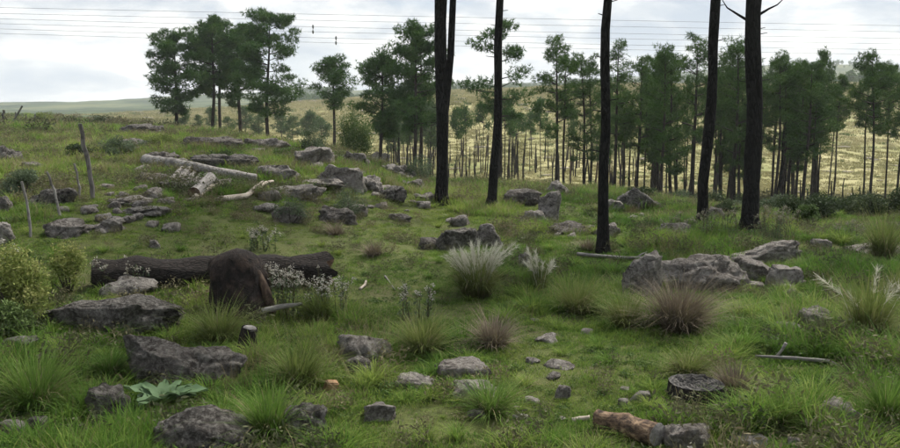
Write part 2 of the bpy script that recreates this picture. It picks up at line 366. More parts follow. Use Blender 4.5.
def blades(rng, n, R, h0, h1, w, lean=.6, droop=.35, seg=3, jit=.5, ctr=(0, 0, 0), up=0.):
    a = rng.uniform(0, 2*np.pi, n); r = R*np.sqrt(rng.uniform(0, 1, n)); root = np.stack([r*np.cos(a), r*np.sin(a), np.zeros(n)], 1)
    az = a+rng.normal(0, jit, n); h = rng.uniform(h0, h1, n); le = lean*rng.uniform(.25, 1.2, n)*(.35+.65*r/max(R, 1e-6))+up
    d = np.stack([np.cos(az), np.sin(az), np.zeros(n)], 1); fa = az+np.pi/2+rng.normal(0, .5, n)
    s = np.stack([np.cos(fa), np.sin(fa), np.zeros(n)], 1)
    ts = np.linspace(0, 1, seg+1); V = []; tip = []
    dr = droop*rng.uniform(.3, 1.2, n)
    for t in ts:
        p = root+d*(le*h*(t**1.6))[:, None]; p[:, 2] += h*(t-dr*t**2.4)
        if t < 1:
            ww = (w*rng.uniform(.7, 1.3, n)*(1-t)**.6)[:, None]*.5
            V += [p-s*ww, p+s*ww]; tip += [np.full(n, t)]*2
        else: V += [p]; tip += [np.full(n, t)]
    bn = np.clip(rng.normal(4, 2.2, n).round(), 0, 8)*2
    V = np.stack(V, 1).reshape(-1, 3)+np.array(ctr); tip = (np.stack(tip, 1)*.98+.01+bn[:, None]).reshape(-1); k = 2*seg+1
    b0 = np.arange(n)*k; F4 = np.concatenate([np.stack([b0+2*i, b0+2*i+1, b0+2*i+3, b0+2*i+2], 1) for i in range(seg-1)]) if seg > 1 else None
    F3 = np.stack([b0+2*seg-2, b0+2*seg-1, b0+2*seg], 1)
    return V, F3, F4, tip
def leafquads(rng, C, size, flat=0., elong=1.6):
    """one leaf-shaped quad at each centre"""
    n = len(C); d = rng.normal(size=(n, 3)); d[:, 2] *= 1-flat; d /= np.linalg.norm(d, axis=1)[:, None]
    q = rng.normal(size=(n, 3)); s = np.cross(d, q); s /= np.linalg.norm(s, axis=1)[:, None]
    L = size*rng.uniform(.6, 1.3, n)[:, None]; W_ = L/elong*.5
    V = np.stack([C-d*L*.5, C+s*W_-d*L*.05, C+d*L*.5, C-s*W_-d*L*.05], 1).reshape(-1, 3)
    return V, np.arange(4*n).reshape(n, 4)
def tufts(rng, C, O, L, w, k=6):
    """needle tufts: k thin triangles fanning out from each centre, leaning along O"""
    n = len(C); C = np.repeat(C, k, 0); O = np.repeat(O, k, 0)
    d = rng.normal(size=(n*k, 3))+O*.9; d /= np.linalg.norm(d, axis=1)[:, None]
    s = np.cross(d, rng.normal(size=(n*k, 3))); s /= np.linalg.norm(s, axis=1)[:, None]+1e-9
    l = L*rng.uniform(.6, 1.25, n*k)[:, None]
    V = np.stack([C-s*w*.5, C+s*w*.5, C+d*l], 1).reshape(-1, 3)
    return V, np.arange(3*n*k).reshape(-1, 3)

# ------------------------------------------------------------------ ground sheet
th = np.concatenate([np.linspace(-180, -50, 40, endpoint=False), np.linspace(-50, -33, 30, endpoint=False), np.linspace(-33, 33, 420, endpoint=False), np.linspace(33, 50, 30, endpoint=False), np.linspace(50, 180, 40, endpoint=False)])
th = np.radians(th); rr = np.concatenate([[.6, 1.5, 2.5], np.exp(np.linspace(math.log(3.5), math.log(2000), 330))])
T2, R2 = np.meshgrid(th, rr); gx = R2*np.sin(T2); gy = R2*np.cos(T2); gz = terrain(gx, gy)
V = np.stack([gx, gy, gz], -1).reshape(-1, 3); nt_ = len(th); i, j = np.meshgrid(np.arange(len(rr)-1), np.arange(nt_), indexing='ij')
j2 = (j+1) % nt_; F4 = np.stack([i*nt_+j2, i*nt_+j, (i+1)*nt_+j, (i+1)*nt_+j2], -1).reshape(-1, 4)
V = np.concatenate([V, [[0, 0, zt(0, 0)]]]); jj = np.arange(nt_); F3 = np.stack([np.full(nt_, len(V)-1), jj, (jj+1) % nt_], 1)
tag(obj('ground', mesh_np('ground', V, F3, F4), 'ground_soil_grass'), kind='structure')
# ------------------------------------------------------------------ rocks
def ico(sub):
    bm = bmesh.new(); bmesh.ops.create_icosphere(bm, subdivisions=sub, radius=1)
    V = np.array([v.co[:] for v in bm.verts]); F = np.array([[v.index for v in f.verts] for f in bm.faces]); bm.free(); return V, F
ICO = {k: ico(k) for k in (2, 3, 4, 5)}
def rock_shape(seed, sub, cuts=7, rough=.16, box=.35):
    rng = np.random.default_rng(seed); V, F = ICO[sub]; V = V.copy()
    V = np.sign(V)*np.abs(V)**(1-box)                                 # a little blocky
    V += .26*np.stack([noise3(V*1.1+7*k+seed*.7, seed+k) for k in range(3)], 1)
    for _ in range(cuts):
        n = rng.normal(size=3); n[2] *= .8; n /= np.linalg.norm(n); o = rng.uniform(.55, .9)
        V = V-np.maximum(V@n-o, 0)[:, None]*n*.92
    r = fbm3(V*1.9+seed, seed+5, 5, .55); rd = 1-np.abs(fbm3(V*np.array([1.6, 1.6, 3.])+seed*1.3, seed+9, 4))
    N = V/np.linalg.norm(V, axis=1)[:, None]
    V = V+N*(rough*r+rough*.7*(rd-.8))[:, None]
    if sub >= 4: V = V+N*(.028*fbm3(V*8+seed, seed+21, 3, .6))[:, None]
    V[:, :2] -= (V[:, :2].max(0)+V[:, :2].min(0))/2; V[:, :2] /= np.abs(V[:, :2]).max(0); V[:, 2] /= V[:, 2].max()
    V[:, 2] = np.maximum(V[:, 2], -.9)
    return V, F
ROCKS = []        # footprints (x, y, radius, shown height)
def rock(x0, y0, x1, y1, mat, label, name='boulder', depth=.8, sub=4, group=None, tilt=0., cuts=7, rough=.16, box=.35, cat='rock', hmul=1., d=None):
    if y1 < 240 and x1 < 440: rough = max(rough, .3); cuts = 4; hmul *= .72; sub = max(sub, 4)
    elif y1 < 310: rough = max(rough, .16)
    else: rough = min(rough, .15)
    seed = int(x0*7+y0*13+x1) % 9973
    mx_ = (x0+x1)/2
    g = ground(mx_, y1) if d is None else on_ground(mx_, d)
    dist = g.y; w = (x1-x0)/FPX*dist; dep = w*depth; vis = (y1-y0)/FPX*dist
    sl = (EYE-g.z)/dist
    h = max(vis-.6*dep*sl, .28*vis)*hmul*.92
    cx, cy = g.x*(1+dep*.4/dist), dist+dep*.4
    zg = min(zt(cx, cy), g.z+.4*h)
    V, F = rock_shape(seed, sub, cuts, rough, box)
    V = V*np.array([w*.52, dep*.5, h*.8+.02])
    if tilt: V[:, 2] += V[:, 0]*tilt
    me = mesh_np(name, V, F, smooth=True); me.materials.append(MATS[mat])
    o = obj(name, me, None, None, (cx, cy, zg+h*.2)); tag(o, label, cat, group)
    
    if dist < 14.5: ROCKS.append((cx, cy-dep*.5, w*.5, vis*.7))
    return o
GD, GG, GP = 'granite_dark', 'granite_grey', 'granite_pale'
RK = [
 (35, 278, 187, 338, GD, 'broad weathered boulder in front of the charred log at left', dict(tilt=-.05, sub=5, depth=.6, hmul=.8)),
 (103, 274, 157, 300, GG, 'pale rounded hump of rock behind the broad left boulder', {}),
 (116, 337, 252, 392, GD, 'dark craggy rock ledge behind the broad-leaved rosette plant', dict(sub=5, depth=.5, rough=.26, box=.5, hmul=1.3)),
 (89, 386, 132, 423, GD, 'small rounded dark rock beside the rosette plant', dict(depth=.9, hmul=1.3)),
 (147, 402, 264, 462, GD, 'large dark boulder cut off by the bottom edge', dict(sub=5, depth=.8, hmul=1.5, rough=.09, box=.1, cuts=2)),
 (284, 398, 328, 444, GD, 'dark rock beside the bright grass tuft near the bottom edge', {}),
 (-6, 418, 26, 440, GG, 'flat grey rock at the bottom left corner', {}),
 (25, 416, 48, 432, GG, 'small grey rock next to the bottom left corner rock', dict(sub=3)),
 (336, 329, 396, 363, GG, 'grey slanting rock in the grass right of the charred stump', dict(tilt=-.15)),
 (344, 354, 374, 374, GD, 'small brownish rock in grass below the slanting grey rock', dict(sub=3)),
 (362, 399, 397, 421, GG, 'low grey rock near the bottom centre left', {}),
 (395, 373, 438, 389, GP, 'low flat pale rock left of the two humped stones', {}),
 (433, 355, 492, 379, GP, 'rear one of two humped pale rocks at bottom centre', {}),
 (451, 378, 503, 400, GP, 'front one of two humped pale rocks at bottom centre', dict(tilt=-.12)),
 (534, 332, 558, 343, GP, 'small pale stone in short grass, right of the small purple tussock', dict(sub=3, name='stone')),
 (544, 359, 575, 370, GP, 'flat pale stone beside dark soil patch in centre', dict(sub=3, name='stone')),
 (554, 384, 571, 400, GG, 'little grey stone on the grass above the short cut log', dict(sub=3, name='stone')),
 (629, 389, 652, 403, GG, 'little grey stone just left of the sawn stump', dict(sub=3, name='stone')),
 (661, 419, 712, 452, GP, 'pale rounded rock right of the short cut log', {}),
 (720, 433, 768, 448, GP, 'flat pale rock at the bottom edge below the sawn stump', {}),
 (785, 436, 808, 452, GG, 'small grey rock at bottom edge, right of the flat pale rock', dict(sub=3)),
 (809, 389, 870, 427, GP, 'pale angular rock in tall grass at the lower right', dict(tilt=.12)),
 (795, 304, 842, 334, GG, 'grey rock among purple weeds right of the large purple tussock', {}),
 (621, 252, 664, 304, GG, 'steep left end block of the right outcrop, split by a crack', dict(depth=.9, tilt=.35, sub=5, hmul=1.15)),
 (644, 244, 752, 292, GG, 'long domed grey boulder of the right outcrop', dict(sub=5, tilt=.07, depth=.5, hmul=.85, cuts=3, rough=.13, box=.1)),
 (690, 264, 726, 292, GG, 'flat slab in front of the domed boulder', {}),
 (722, 242, 806, 268, GP, 'wide pale flat slab of the right outcrop near the thickest trunk', dict(sub=5, depth=.5, hmul=1.3)),
 (734, 256, 778, 282, GG, 'layered grey slab in front of the wide pale slab', dict(box=.5)),
 (764, 264, 800, 288, GP, 'cracked pale and rusty slab at the right end of the outcrop', dict(box=.5)),
 (808, 238, 830, 250, GG, 'small grey rock at the far edge of the right clearing', dict(sub=3)),
 (842, 241, 898, 254, GP, 'low flat rock at the right picture edge', dict(sub=3)),
 (436, 222, 478, 252, GD, 'dark rock hump right below the forked burnt trunk', {}),
 (470, 220, 504, 246, GG, 'grey rock beside the dark hump, behind the white plumed grass', {}),
 (518, 248, 546, 268, GG, 'grey rock behind the small plumed grass clump', {}),
 (502, 187, 541, 206, GD, 'dark rounded rock right of the thin leaning trunk', {}),
 (540, 178, 572, 196, GG, 'grey rock on the crest left of the straight burnt trunk', {}),
 (537, 193, 561, 224, GG, 'upright block of rock left of the straight burnt trunk', dict(hmul=1.2, box=.5)),
 (518, 208, 549, 226, GG, 'low grey rock against the upright block', {}),
 (548, 219, 588, 234, GD, 'flat dark rock below the upright block', {}),
 (614, 184, 660, 209, GD, 'brownish boulder on the crest right of the straight burnt trunk', {}),
 (598, 198, 626, 212, GG, 'small grey rock left of the brownish crest boulder', dict(sub=3)),
 (700, 205, 724, 224, GD, 'dark rock behind the foot of the leaning right trunk', dict(sub=3)),
 (178, 129, 252, 152, GD, 'long dark rock ridge at the feet of the left pines', dict(depth=.4)),
 (236, 132, 290, 152, GG, 'grey rock ridge right of the long dark one', dict(depth=.4)),
 (184, 148, 258, 170, GD, 'dark shaded rock bank behind the long grey log', dict(depth=.4)),
 (148, 146, 182, 166, GD, 'dark rock at the left end of the long grey log', {}),
 (112, 134, 152, 152, GG, 'low grey rock left of the long dark rock ridge', dict(sub=3)),
 (163, 168, 216, 194, GG, 'brownish root-like rock under the long grey log', dict(rough=.3)),
 (138, 166, 170, 184, GG, 'pale grey rock left of the root-like rock', {}),
 (248, 160, 302, 182, GG, 'layered grey rock right of the long grey log', dict(box=.5)),
 (284, 138, 334, 168, GP, 'pale rocks slab high on the mound left of the round bush', dict(box=.45)),
 (268, 178, 322, 200, GG, 'wide grey rock below the layered rock on the mound', {}),
 (318, 156, 368, 190, GP, 'big square pale block on the edge of the mound', dict(box=.55, hmul=1.1)),
 (340, 144, 370, 166, GG, 'grey rock behind the big square block', {}),
 (366, 144, 390, 166, GG, 'rock at the foot of the round green bush', dict(sub=3)),
 (381, 156, 418, 180, GG, 'grey boulder on the right shoulder of the mound', {}),
 (399, 172, 426, 192, GD, 'lowest dark boulder on the right shoulder of the mound', {}),
 (371, 180, 407, 200, GD, 'flat dark rock with a ledge below the grey shoulder boulder', {}),
 (354, 168, 384, 192, GG, 'rounded rock right of the big square block', dict(sub=3)),
 (298, 176, 348, 192, GP, 'flat pale slab below the big square block', dict(box=.5)),
 (316, 199, 358, 224, GD, 'dark rock half covered by grass on the mound slope', {}),
 (272, 199, 306, 224, GG, 'grey rock on the mound slope left of the dark one', {}),
 (-30, 136, 24, 166, GD, 'big dark rock cut off by the left edge', {}),
 (14, 157, 47, 172, GG, 'flat grey slab right of the dark rock on the left edge', dict(sub=3)),
 (-8, 190, 16, 212, GG, 'grey rock on the left edge below the flat slab', dict(sub=3)),
 (24, 180, 76, 206, GD, 'shaded rock bank between the thin leaning stakes', dict(depth=.5)),
 (44, 210, 88, 238, GG, 'rough grey rock right of the nearest leaning stake', {}),
 (-12, 222, 16, 244, GP, 'pale rock on the left edge beside the nearest stake', {}),
 (94, 212, 126, 232, GP, 'pale rock in grass near the tall fence post', dict(sub=3)),
 (72, 224, 92, 234, GP, 'small pale stone in front of the rough grey rock', dict(sub=3, name='stone')),
 (108, 194, 152, 206, GP, 'flat pale stones right of the tall fence post', dict(sub=3, name='stone')),
 (122, 205, 172, 217, GG, 'flat stones below the root-like rock', dict(sub=3, name='stone')),
 (386, 210, 412, 222, GD, 'small dark rock in the clearing left of the forked trunk', dict(sub=3)),
 (418, 236, 440, 250, GD, 'small dark rock left of the dark rock hump', dict(sub=3)),
 (150, 240, 162, 248, GP, 'lone little pale stone above the charred log', dict(sub=3, name='stone')),
 (120, 117, 168, 137, GD, 'dark rocky knoll left of the left pines', dict(depth=.5)),
 (0, 335, 40, 352, GD, 'low dark rock at the left edge under the yellow shrub', dict(sub=3)),
 (770, 322, 800, 336, GG, 'low rock in front of the purple weeds at right', dict(sub=3)),
 (412, 188, 436, 204, GG, 'rock beside the foot of the forked burnt trunk', dict(sub=3)),
 (450, 214, 470, 226, GG, 'small rock above the dark hump near the forked trunk', dict(sub=3)),
 (590, 222, 620, 236, GG, 'low rock behind the foot of the straight burnt trunk', dict(sub=3)),
 (655, 222, 690, 240, GD, 'low dark rock between the straight and the leaning trunk', dict(sub=3)),
]
for q in RK: rock(*q[:6], **q[6])
rng = np.random.default_rng(5)
base_st = [mesh_np('stone', *(lambda r: (r[0], r[1]))(rock_shape(900+k, 2))) for k in range(6)]
for k, m in enumerate(base_st): m.materials.append(MATS[(GP, GG, GG)[k % 3]])
def scatter_stones(n, box, label, group, s0=.06, s1=.17):
    for k in range(n):
        px, py = rng.uniform(box[0], box[2]), rng.uniform(box[1], box[3]); g = ground(px, py)
        s = rng.uniform(s0, s1); o = obj('stone', base_st[int(rng.integers(6))], None, None, (g.x, g.y, g.z+.2*s))
        o.scale = (s, s*rng.uniform(.7, 1.2), s*rng.uniform(.4, .8)); o.rotation_euler = (0, 0, rng.uniform(0, 6.28)); tag(o, label, 'stone', group)
        ROCKS.append((g.x, g.y-.1, s*1.3, 5))
scatter_stones(30, (60, 185, 175, 235), 'small loose pale stone on the slope below the tall fence post', 'loose stones by the tall fence post')
scatter_stones(60, (255, 150, 425, 215), 'small loose stone among the rocks of the mound', 'loose stones on the mound', .07, .26)
scatter_stones(26, (140, 132, 300, 205), 'small loose stone round the grey logs and the rocks behind them', 'loose stones round the grey logs', .07, .26)
scatter_stones(14, (700, 245, 800, 295), 'small loose stone lying round the right outcrop', 'loose stones round the right outcrop')
scatter_stones(12, (440, 300, 640, 430), 'small stone half sunk in the central short grass', 'stones in the central grass', .04, .09)
scatter_stones(16, (430, 190, 700, 240), 'small stone in the grass between the burnt trunks', 'stones between the burnt trunks', .06, .14)

# ------------------------------------------------------------------ the five near burnt pines
def needle_crown(rng, H, cb, R, whorl=.45, tuft_n=22, L=.2, w=.022, k=6, keep=.78, up=.28, topround=.6, trunk=None, cr=.42):
    """returns crown (V, F3) and limb tubes"""
    acc = Acc(); limbs = Acc(); z = cb*H
    while z < H-.1:
        t = (z-cb*H)/(H*(1-cb)); pr = (1-t)**topround*(.45+.75*min(t/.3, 1))
        for q in range(int(rng.integers(3, 6))):
            if rng.uniform() > keep: continue
            a = rng.uniform(0, 6.28); ln = R*pr*rng.uniform(.55, 1.15)+.12; u = up*rng.uniform(.2, 1.4)+.35*t
            c0 = np.array([0, 0, z]) if trunk is None else trunk(z)
            dr = np.array([math.cos(a), math.sin(a), u]); tipp = c0+dr*ln
            V, F3, F4 = tube([c0, c0+dr*ln*.5+np.array([0, 0, -.04*ln]), tipp], [.035*(1.2-t)+.008, .02*(1.2-t)+.006, .006], 4, False, False); limbs.add(V, F3, F4)
            for s in ((.5, .78, 1.) if ln > .7 else (.7, 1.)):
                if rng.uniform() < .12: continue
                cc = c0+dr*ln*s+rng.normal(0, .1, 3); m = int(tuft_n*rng.uniform(.6, 1.3)); rad = cr*rng.uniform(.6, 1.2)*(.65+.5*pr)
                p = rng.normal(size=(m, 3)); p /= np.linalg.norm(p, axis=1)[:, None]; p *= (rng.uniform(.2, 1, m)**.5)[:, None]
                O = p*.6+np.array([0, 0, .5]); p = cc+p*rad*np.array([1, 1, .62]); V, F3 = tufts(rng, p, O, L, w, k); acc.add(V, F3)
        z += whorl*rng.uniform(.7, 1.25)
    c0 = np.array([0, 0, H]) if trunk is None else trunk(H)
    for cc in (c0, c0+np.array([.15, .1, -.3]), c0+np.array([-.2, 0, -.5])):
        m = tuft_n; p = rng.normal(size=(m, 3)); p /= np.linalg.norm(p, axis=1)[:, None]; p *= (rng.uniform(.2, 1, m)**.5)[:, None]; O = p*.6+np.array([0, 0, .5]); V, F3 = tufts(rng, cc+p*cr*.7, O, L, w, k); acc.add(V, F3)
    return acc, limbs
def burnt_pine(base, top, wb, wt, label, seed, fork=None, stubs=()):
    g = ground(*base); d = g.y; tp = at_depth(top[0], 0, d); rng = np.random.default_rng(seed)
    ln = Vector(((tp.x-g.x)/(tp.z-g.z), 0)); H = 13.5
    r0, r1 = wb/2/FPX*d, wt/2/FPX*d; zt0 = tp.z-g.z
    root = empty('burnt_pine', g); tag(root, label, 'tree', 'tall burnt pines standing in the clearing')
    z = np.concatenate([[-.3, 0, .12, .3, .6], np.linspace(1, H, 22)])
    rad = np.interp(z, [-.3, 0, .3, .8, zt0, H], [r0*1.9, r0*1.45, r0*1.08, r0*.95, r1, .03])
    wobx = .07*noise2(z, z*0, .35, seed, 3)*np.clip(z, 0, 2); path = np.stack([z*ln.x+wobx, wobx*.7, z], 1)
    V, F3, F4 = tube(path, rad, 20, True, True, .14, seed)
    acc = Acc(); acc.add(V, F3, F4)
    tr = lambda zz: np.array([np.interp(zz, z, path[:, 0]), np.interp(zz, z, path[:, 1]), zz])
    if fork:
        f0 = at_depth(*fork[0], d)-g; f1 = at_depth(*fork[1], d)-g; f0.y = f1.y = .06
        mid = (f0+f1)/2+Vector((.03, 0, 0)); e = f1+(f1-f0)*.9
        V, F3, F4 = tube([f0-(f1-f0)*.06, f0, mid, f1, e], [r1*.5, r1*.55, r1*.6, r1*.55, .05], 12, True, True, .06, seed+3); acc.add(V, F3, F4)
    for s in stubs:                                              # bare burnt branches: pixel polylines at the trunk's depth
        pts = [at_depth(x, y, d)-g for x, y in s[0]]; n = len(pts)
        for k, p in enumerate(pts): p.y = -.15*k/n
        V, F3, F4 = tube([p[:] for p in pts], np.linspace(s[1], .006, n), 6); acc.add(V, F3, F4)
    for k in range(16):
        zz = rng.uniform(1.4, 6.5); a = rng.uniform(0, 6.28); l = rng.uniform(.08, .22); c0 = tr(zz)
        V, F3, F4 = tube([c0, c0+np.array([math.cos(a)*(l+r1), math.sin(a)*(l+r1), .04])], [.014, .007], 5); acc.add(V, F3, F4)
    trunk_o = obj('trunk', acc.mesh('trunk'), 'bark_burnt', root)
    cr, li = needle_crown(rng, H, .63, 1.9, .5, 16, .24, .02, 5, .7, .25, .6, tr)
    obj('crown', cr.mesh('crown', False), 'needles', root); obj('branches', li.mesh('branches'), 'bark_burnt', trunk_o)
burnt_pine((441, 204), (442, 0), 13, 11.5, 'forked burnt black pine trunk, leftmost of the five near ones', 11, fork=((446, 108), (453, 0)))
burnt_pine((491, 209), (497, 0), 9.5, 7, 'thin leaning burnt pine trunk right of the forked one', 12)
burnt_pine((603, 252), (604.5, 0), 11.5, 8.5, 'straight burnt pine trunk nearest the middle, with its foot lowest in the grass', 13)
burnt_pine((702, 228), (716, 0), 11, 9.5, 'burnt pine trunk tilting to the right beside the thickest one', 14, stubs=[(((713, 42), (720, 40), (724, 39)), .012)])
burnt_pine((749, 231), (756, 0), 16.5, 15, 'thickest burnt pine trunk with two bare branches near the top edge', 15,
           stubs=[(((752, 23), (738, 15), (726, 8), (719, -2)), .035), (((760, 14), (768, 9), (776, 5), (784, -3)), .03)])

# ------------------------------------------------------------------ living pines
def make_pine(seed, H, cb, R, needle, wr=.1, **kw):
    rng = np.random.default_rng(seed); z = np.linspace(-.3, H, 14); bx, by = rng.uniform(-.05, .05, 2)
    path = np.stack([bx*z+.12*np.sin(z*.5+seed)*np.clip(z/3, 0, 1), by*z, z], 1)
    tr = lambda zz: np.array([np.interp(zz, z, path[:, 0]), np.interp(zz, z, path[:, 1]), zz])
    V, F3, F4 = tube(path, np.interp(z, [-.3, 0, H*.6, H], [wr*1.25, wr, wr*.62, .015]), 8, True, True, .06, seed)
    cr, li = needle_crown(rng, H, cb, R, trunk=tr, **kw)
    wood = Acc(); wood.add(V, F3, F4)
    for v, in zip(li.v): pass
    wood.add(np.concatenate(li.v), None, np.concatenate(li.f4))
    for k in range(int(4+H)):                                   # dead twigs on the bare stem
        zz = rng.uniform(.15*H, cb*H+.3); a = rng.uniform(0, 6.28); l = rng.uniform(.2, .7); c0 = tr(zz)
        v, f3, f4 = tube([c0, c0+np.array([math.cos(a)*l, math.sin(a)*l, -.1*l])], [.014, .005], 4, False, False); wood.add(v, f3, f4)
    return wood.mesh('trunk'), cr.mesh('crown', False), needle
def place_pine(pm, px, d, top, label, group, H0, wid=1., name='pine_tree', rz=None, sink=.1):
    g = on_ground(px, d); tz = at_depth(px, top, d).z; s = (tz-g.z)/H0
    r = empty(name, g, random.uniform(0, 6.28) if rz is None else rz); r.scale = (s*wid, s*wid, s); tag(r, label, 'tree', group)
    t = obj('trunk', pm[0], 'bark_pine', r); obj('crown', pm[1], pm[2], r); return r
random.seed(4)
NG, NN, NY = 'needles_grove', 'needles', 'needles_young'
G1 = 'pines on the rise at left'
Lp = [(178, 66, 28, .2, 1.95, 'leftmost pine of the left group, leafy almost to the ground', dict(keep=.95, tuft_n=46, topround=.3, cr=.5)),
      (213, 68, 12, .34, 1.9, 'tall pine second from left in the left group', dict(tuft_n=44, topround=.32, cr=.5)),
      (221, 74, 17, .46, 1.6, 'slim pine close behind the tall second pine of the left group', dict(tuft_n=36, topround=.35, cr=.55)),
      (241, 70, 21, .3, 1.8, 'pine third from left with a narrow top in the left group', dict(tuft_n=42, keep=.7, topround=.32, cr=.48)),
      (268, 64, 8, .28, 2.3, 'tallest broad pine at the right of the left group', dict(tuft_n=46, keep=.75, up=.15, topround=.3, cr=.52))]
for k, (px, d, top, cb, R, lab, kw) in enumerate(Lp):
    top += 8
    H = at_depth(px, top, d).z-on_ground(px, d).z
    place_pine(make_pine(100+k, H, cb, R, NN, .15, L=.27, w=.046, **kw), px, d, top, lab, G1, H)
G2 = 'pines beyond the mound in the middle'
Mp = [(333, 62, 55, .6, 1.3, 'lone slender pine with small crown above the round bush', dict(topround=.4, tuft_n=34, cr=.5)),
      (380, 52, 47, .36, 1.5, 'pine with domed crown left of the tall one by the forked trunk', dict(tuft_n=42, topround=.3, cr=.55)),
      (414, 50, 23, .36, 1.7, 'tall pine just left of the forked burnt trunk', dict(tuft_n=44, keep=.8, topround=.3, cr=.48)),
      (421, 54, 40, .5, .9, 'slim pine hidden in the crown beside the forked trunk', dict()),
      (500, 48, 19, .48, 1.9, 'open-crowned pine standing behind the thin leaning trunk', dict(tuft_n=30, keep=.5, up=.1, topround=.35, cr=.5))]
for k, (px, d, top, cb, R, lab, kw) in enumerate(Mp):
    top += 7
    H = at_depth(px, top, d).z-on_ground(px, d).z
    place_pine(make_pine(130+k, H, cb, R, NN, .13, L=.23, w=.04, **kw), px, d, top, lab, G2, H)
# the grove at right: eight variants
G3 = 'pines of the grove at right'
var = [make_pine(160+k, 10., (.40, .56, .30, .62, .44, .36, .52, .26)[k], (1.6, 1.3, 1.75, 1.2, 1.5, 1.7, 1.35, 1.45)[k], NG, (.12, .1, .13, .09, .11, .12, .1, .12)[k], keep=(.62, .7, .66, .72, .6, .68, .74, .62)[k], tuft_n=26, L=.24, w=.03, cr=.46, topround=(.45, .6, .4, .7, .5, .35, .6, .5)[k], whorl=.6) for k in range(8)]
Gp = [(557, 44, 42, 'leftmost tall pine of the right grove'), (565, 46, 50, 'pine leaning on the leftmost tall pine of the grove'),
      (586, 47, 57, 'pine between the leftmost grove pine and the straight trunk'), (592, 49, 63, 'thin pine close left of the straight burnt trunk'),
      (615, 46, 44, 'tall pine just right of the straight burnt trunk'), (638, 47, 60, 'pine second right of the straight burnt trunk'),
      (659, 49, 60, 'pine midway between the straight and the leaning trunk'), (673, 46, 66, 'low topped pine left of the leaning trunk'),
      (693, 45, 42, 'tall pine showing left behind the leaning burnt trunk'), (722, 50, 62, 'pine between the leaning and the thickest trunk'),
      (735, 45, 42, 'tallest pine showing left behind the thickest trunk'), (777, 44, 56, 'pine right behind the thickest trunk'),
      (790, 46, 66, 'pine second right of the thickest trunk'), (806, 43, 66, 'pine near the right end of the grove'), (818, 46, 76, 'last pine at the right end of the grove')]
for k, (px, d, top, lab) in enumerate(Gp): place_pine(var[k % 8], px, d, top, lab, G3, 10., random.uniform(.92, 1.12))
for k in range(42):
    px = random.uniform(618, 822); d = random.uniform(43, 62)
    place_pine(var[random.randrange(8)], px, d, random.uniform(48, 96), 'pine in the crowded grove '+('between the straight and the leaning burnt trunk' if px < 705 else 'between the leaning and the thickest burnt trunk' if px < 752 else 'right of the thickest burnt trunk'), G3, 10., random.uniform(.55, .95))
for k in range(3):
    place_pine(var[random.randrange(8)], random.uniform(572, 625), random.uniform(56, 66), random.uniform(78, 100), 'small pine behind the left end of the grove', G3, 10., .8)
v2 = make_pine(190, 10., .6, 1.3, NG, .1, keep=.9, tuft_n=30, L=.24, w=.03); v3 = make_pine(191, 10., .52, 1.75, NG, .1, keep=.85, tuft_n=26, L=.24, w=.03)
G4 = 'thin pines right of the grove'
for px, d, top, lab, v_, w_ in ((836, 58, 78, 'slender pine with round crown standing in the gap', v2, .9), (831, 62, 86, 'thinner pine twin behind the round-crowned one', v2, .7),
                       (874, 44, 53, 'tall spreading pine in front of the bright field at right', v3, 1.), (866, 47, 70, 'thin pine close left of the tall spreading one', v2, .8),
                       (889, 50, 64, 'pine between the tall spreading one and the picture edge', v3, .7), (899, 46, 66, 'pine cut by the right picture edge', v3, .9), (915, 44, 60, 'pine just past the right picture edge', v3, 1.)):
    place_pine(v_, px, d, top, lab, G4, 10., w_)
# young pines on the far slope
yv = [make_pine(200+k, 4., .45, .75, NY, .05, whorl=.3, tuft_n=16, L=.26, w=.04, cr=.42) for k in range(4)]
dv_ = [make_pine(210+k, 4., (.62, .7, .66, .6)[k], .7, NN, .05, whorl=.3, tuft_n=16, L=.24, w=.04, cr=.4) for k in range(4)]
for px, d, top in ((186, 105, 110), (199, 110, 116), (214, 118, 109), (229, 112, 118), (246, 120, 108), (259, 112, 116), (283, 120, 115), (293, 108, 118), (309, 112, 112), (178, 108, 118), (322, 118, 118)):
    place_pine(yv[random.randrange(4)], px, d, top, 'light green young pine on the slope behind the left pines', 'young light green pines at left', 4., random.uniform(.95, 1.35), 'young_pine')
for px, d, top in ((398, 95, 104), (406, 85, 98), (429, 80, 104), (434, 90, 112), (395, 80, 122)):
    place_pine(yv[random.randrange(4)], px, d, top, 'light green young pine left of the forked trunk', 'young light green pines in the middle', 4., random.uniform(.9, 1.2), 'young_pine')
for px, d, top in ((457, 82, 110), (466, 78, 106), (483, 84, 106), (505, 72, 100), (512, 76, 108), (518, 80, 116), (530, 84, 110), (541, 78, 102), (574, 80, 108), (548, 90, 118)):
    place_pine(dv_[random.randrange(4)], px, d, top, 'small thin pine with round tuft on the dry slope', 'small pines on the dry slope', 4., random.uniform(.5, .72), 'young_pine')
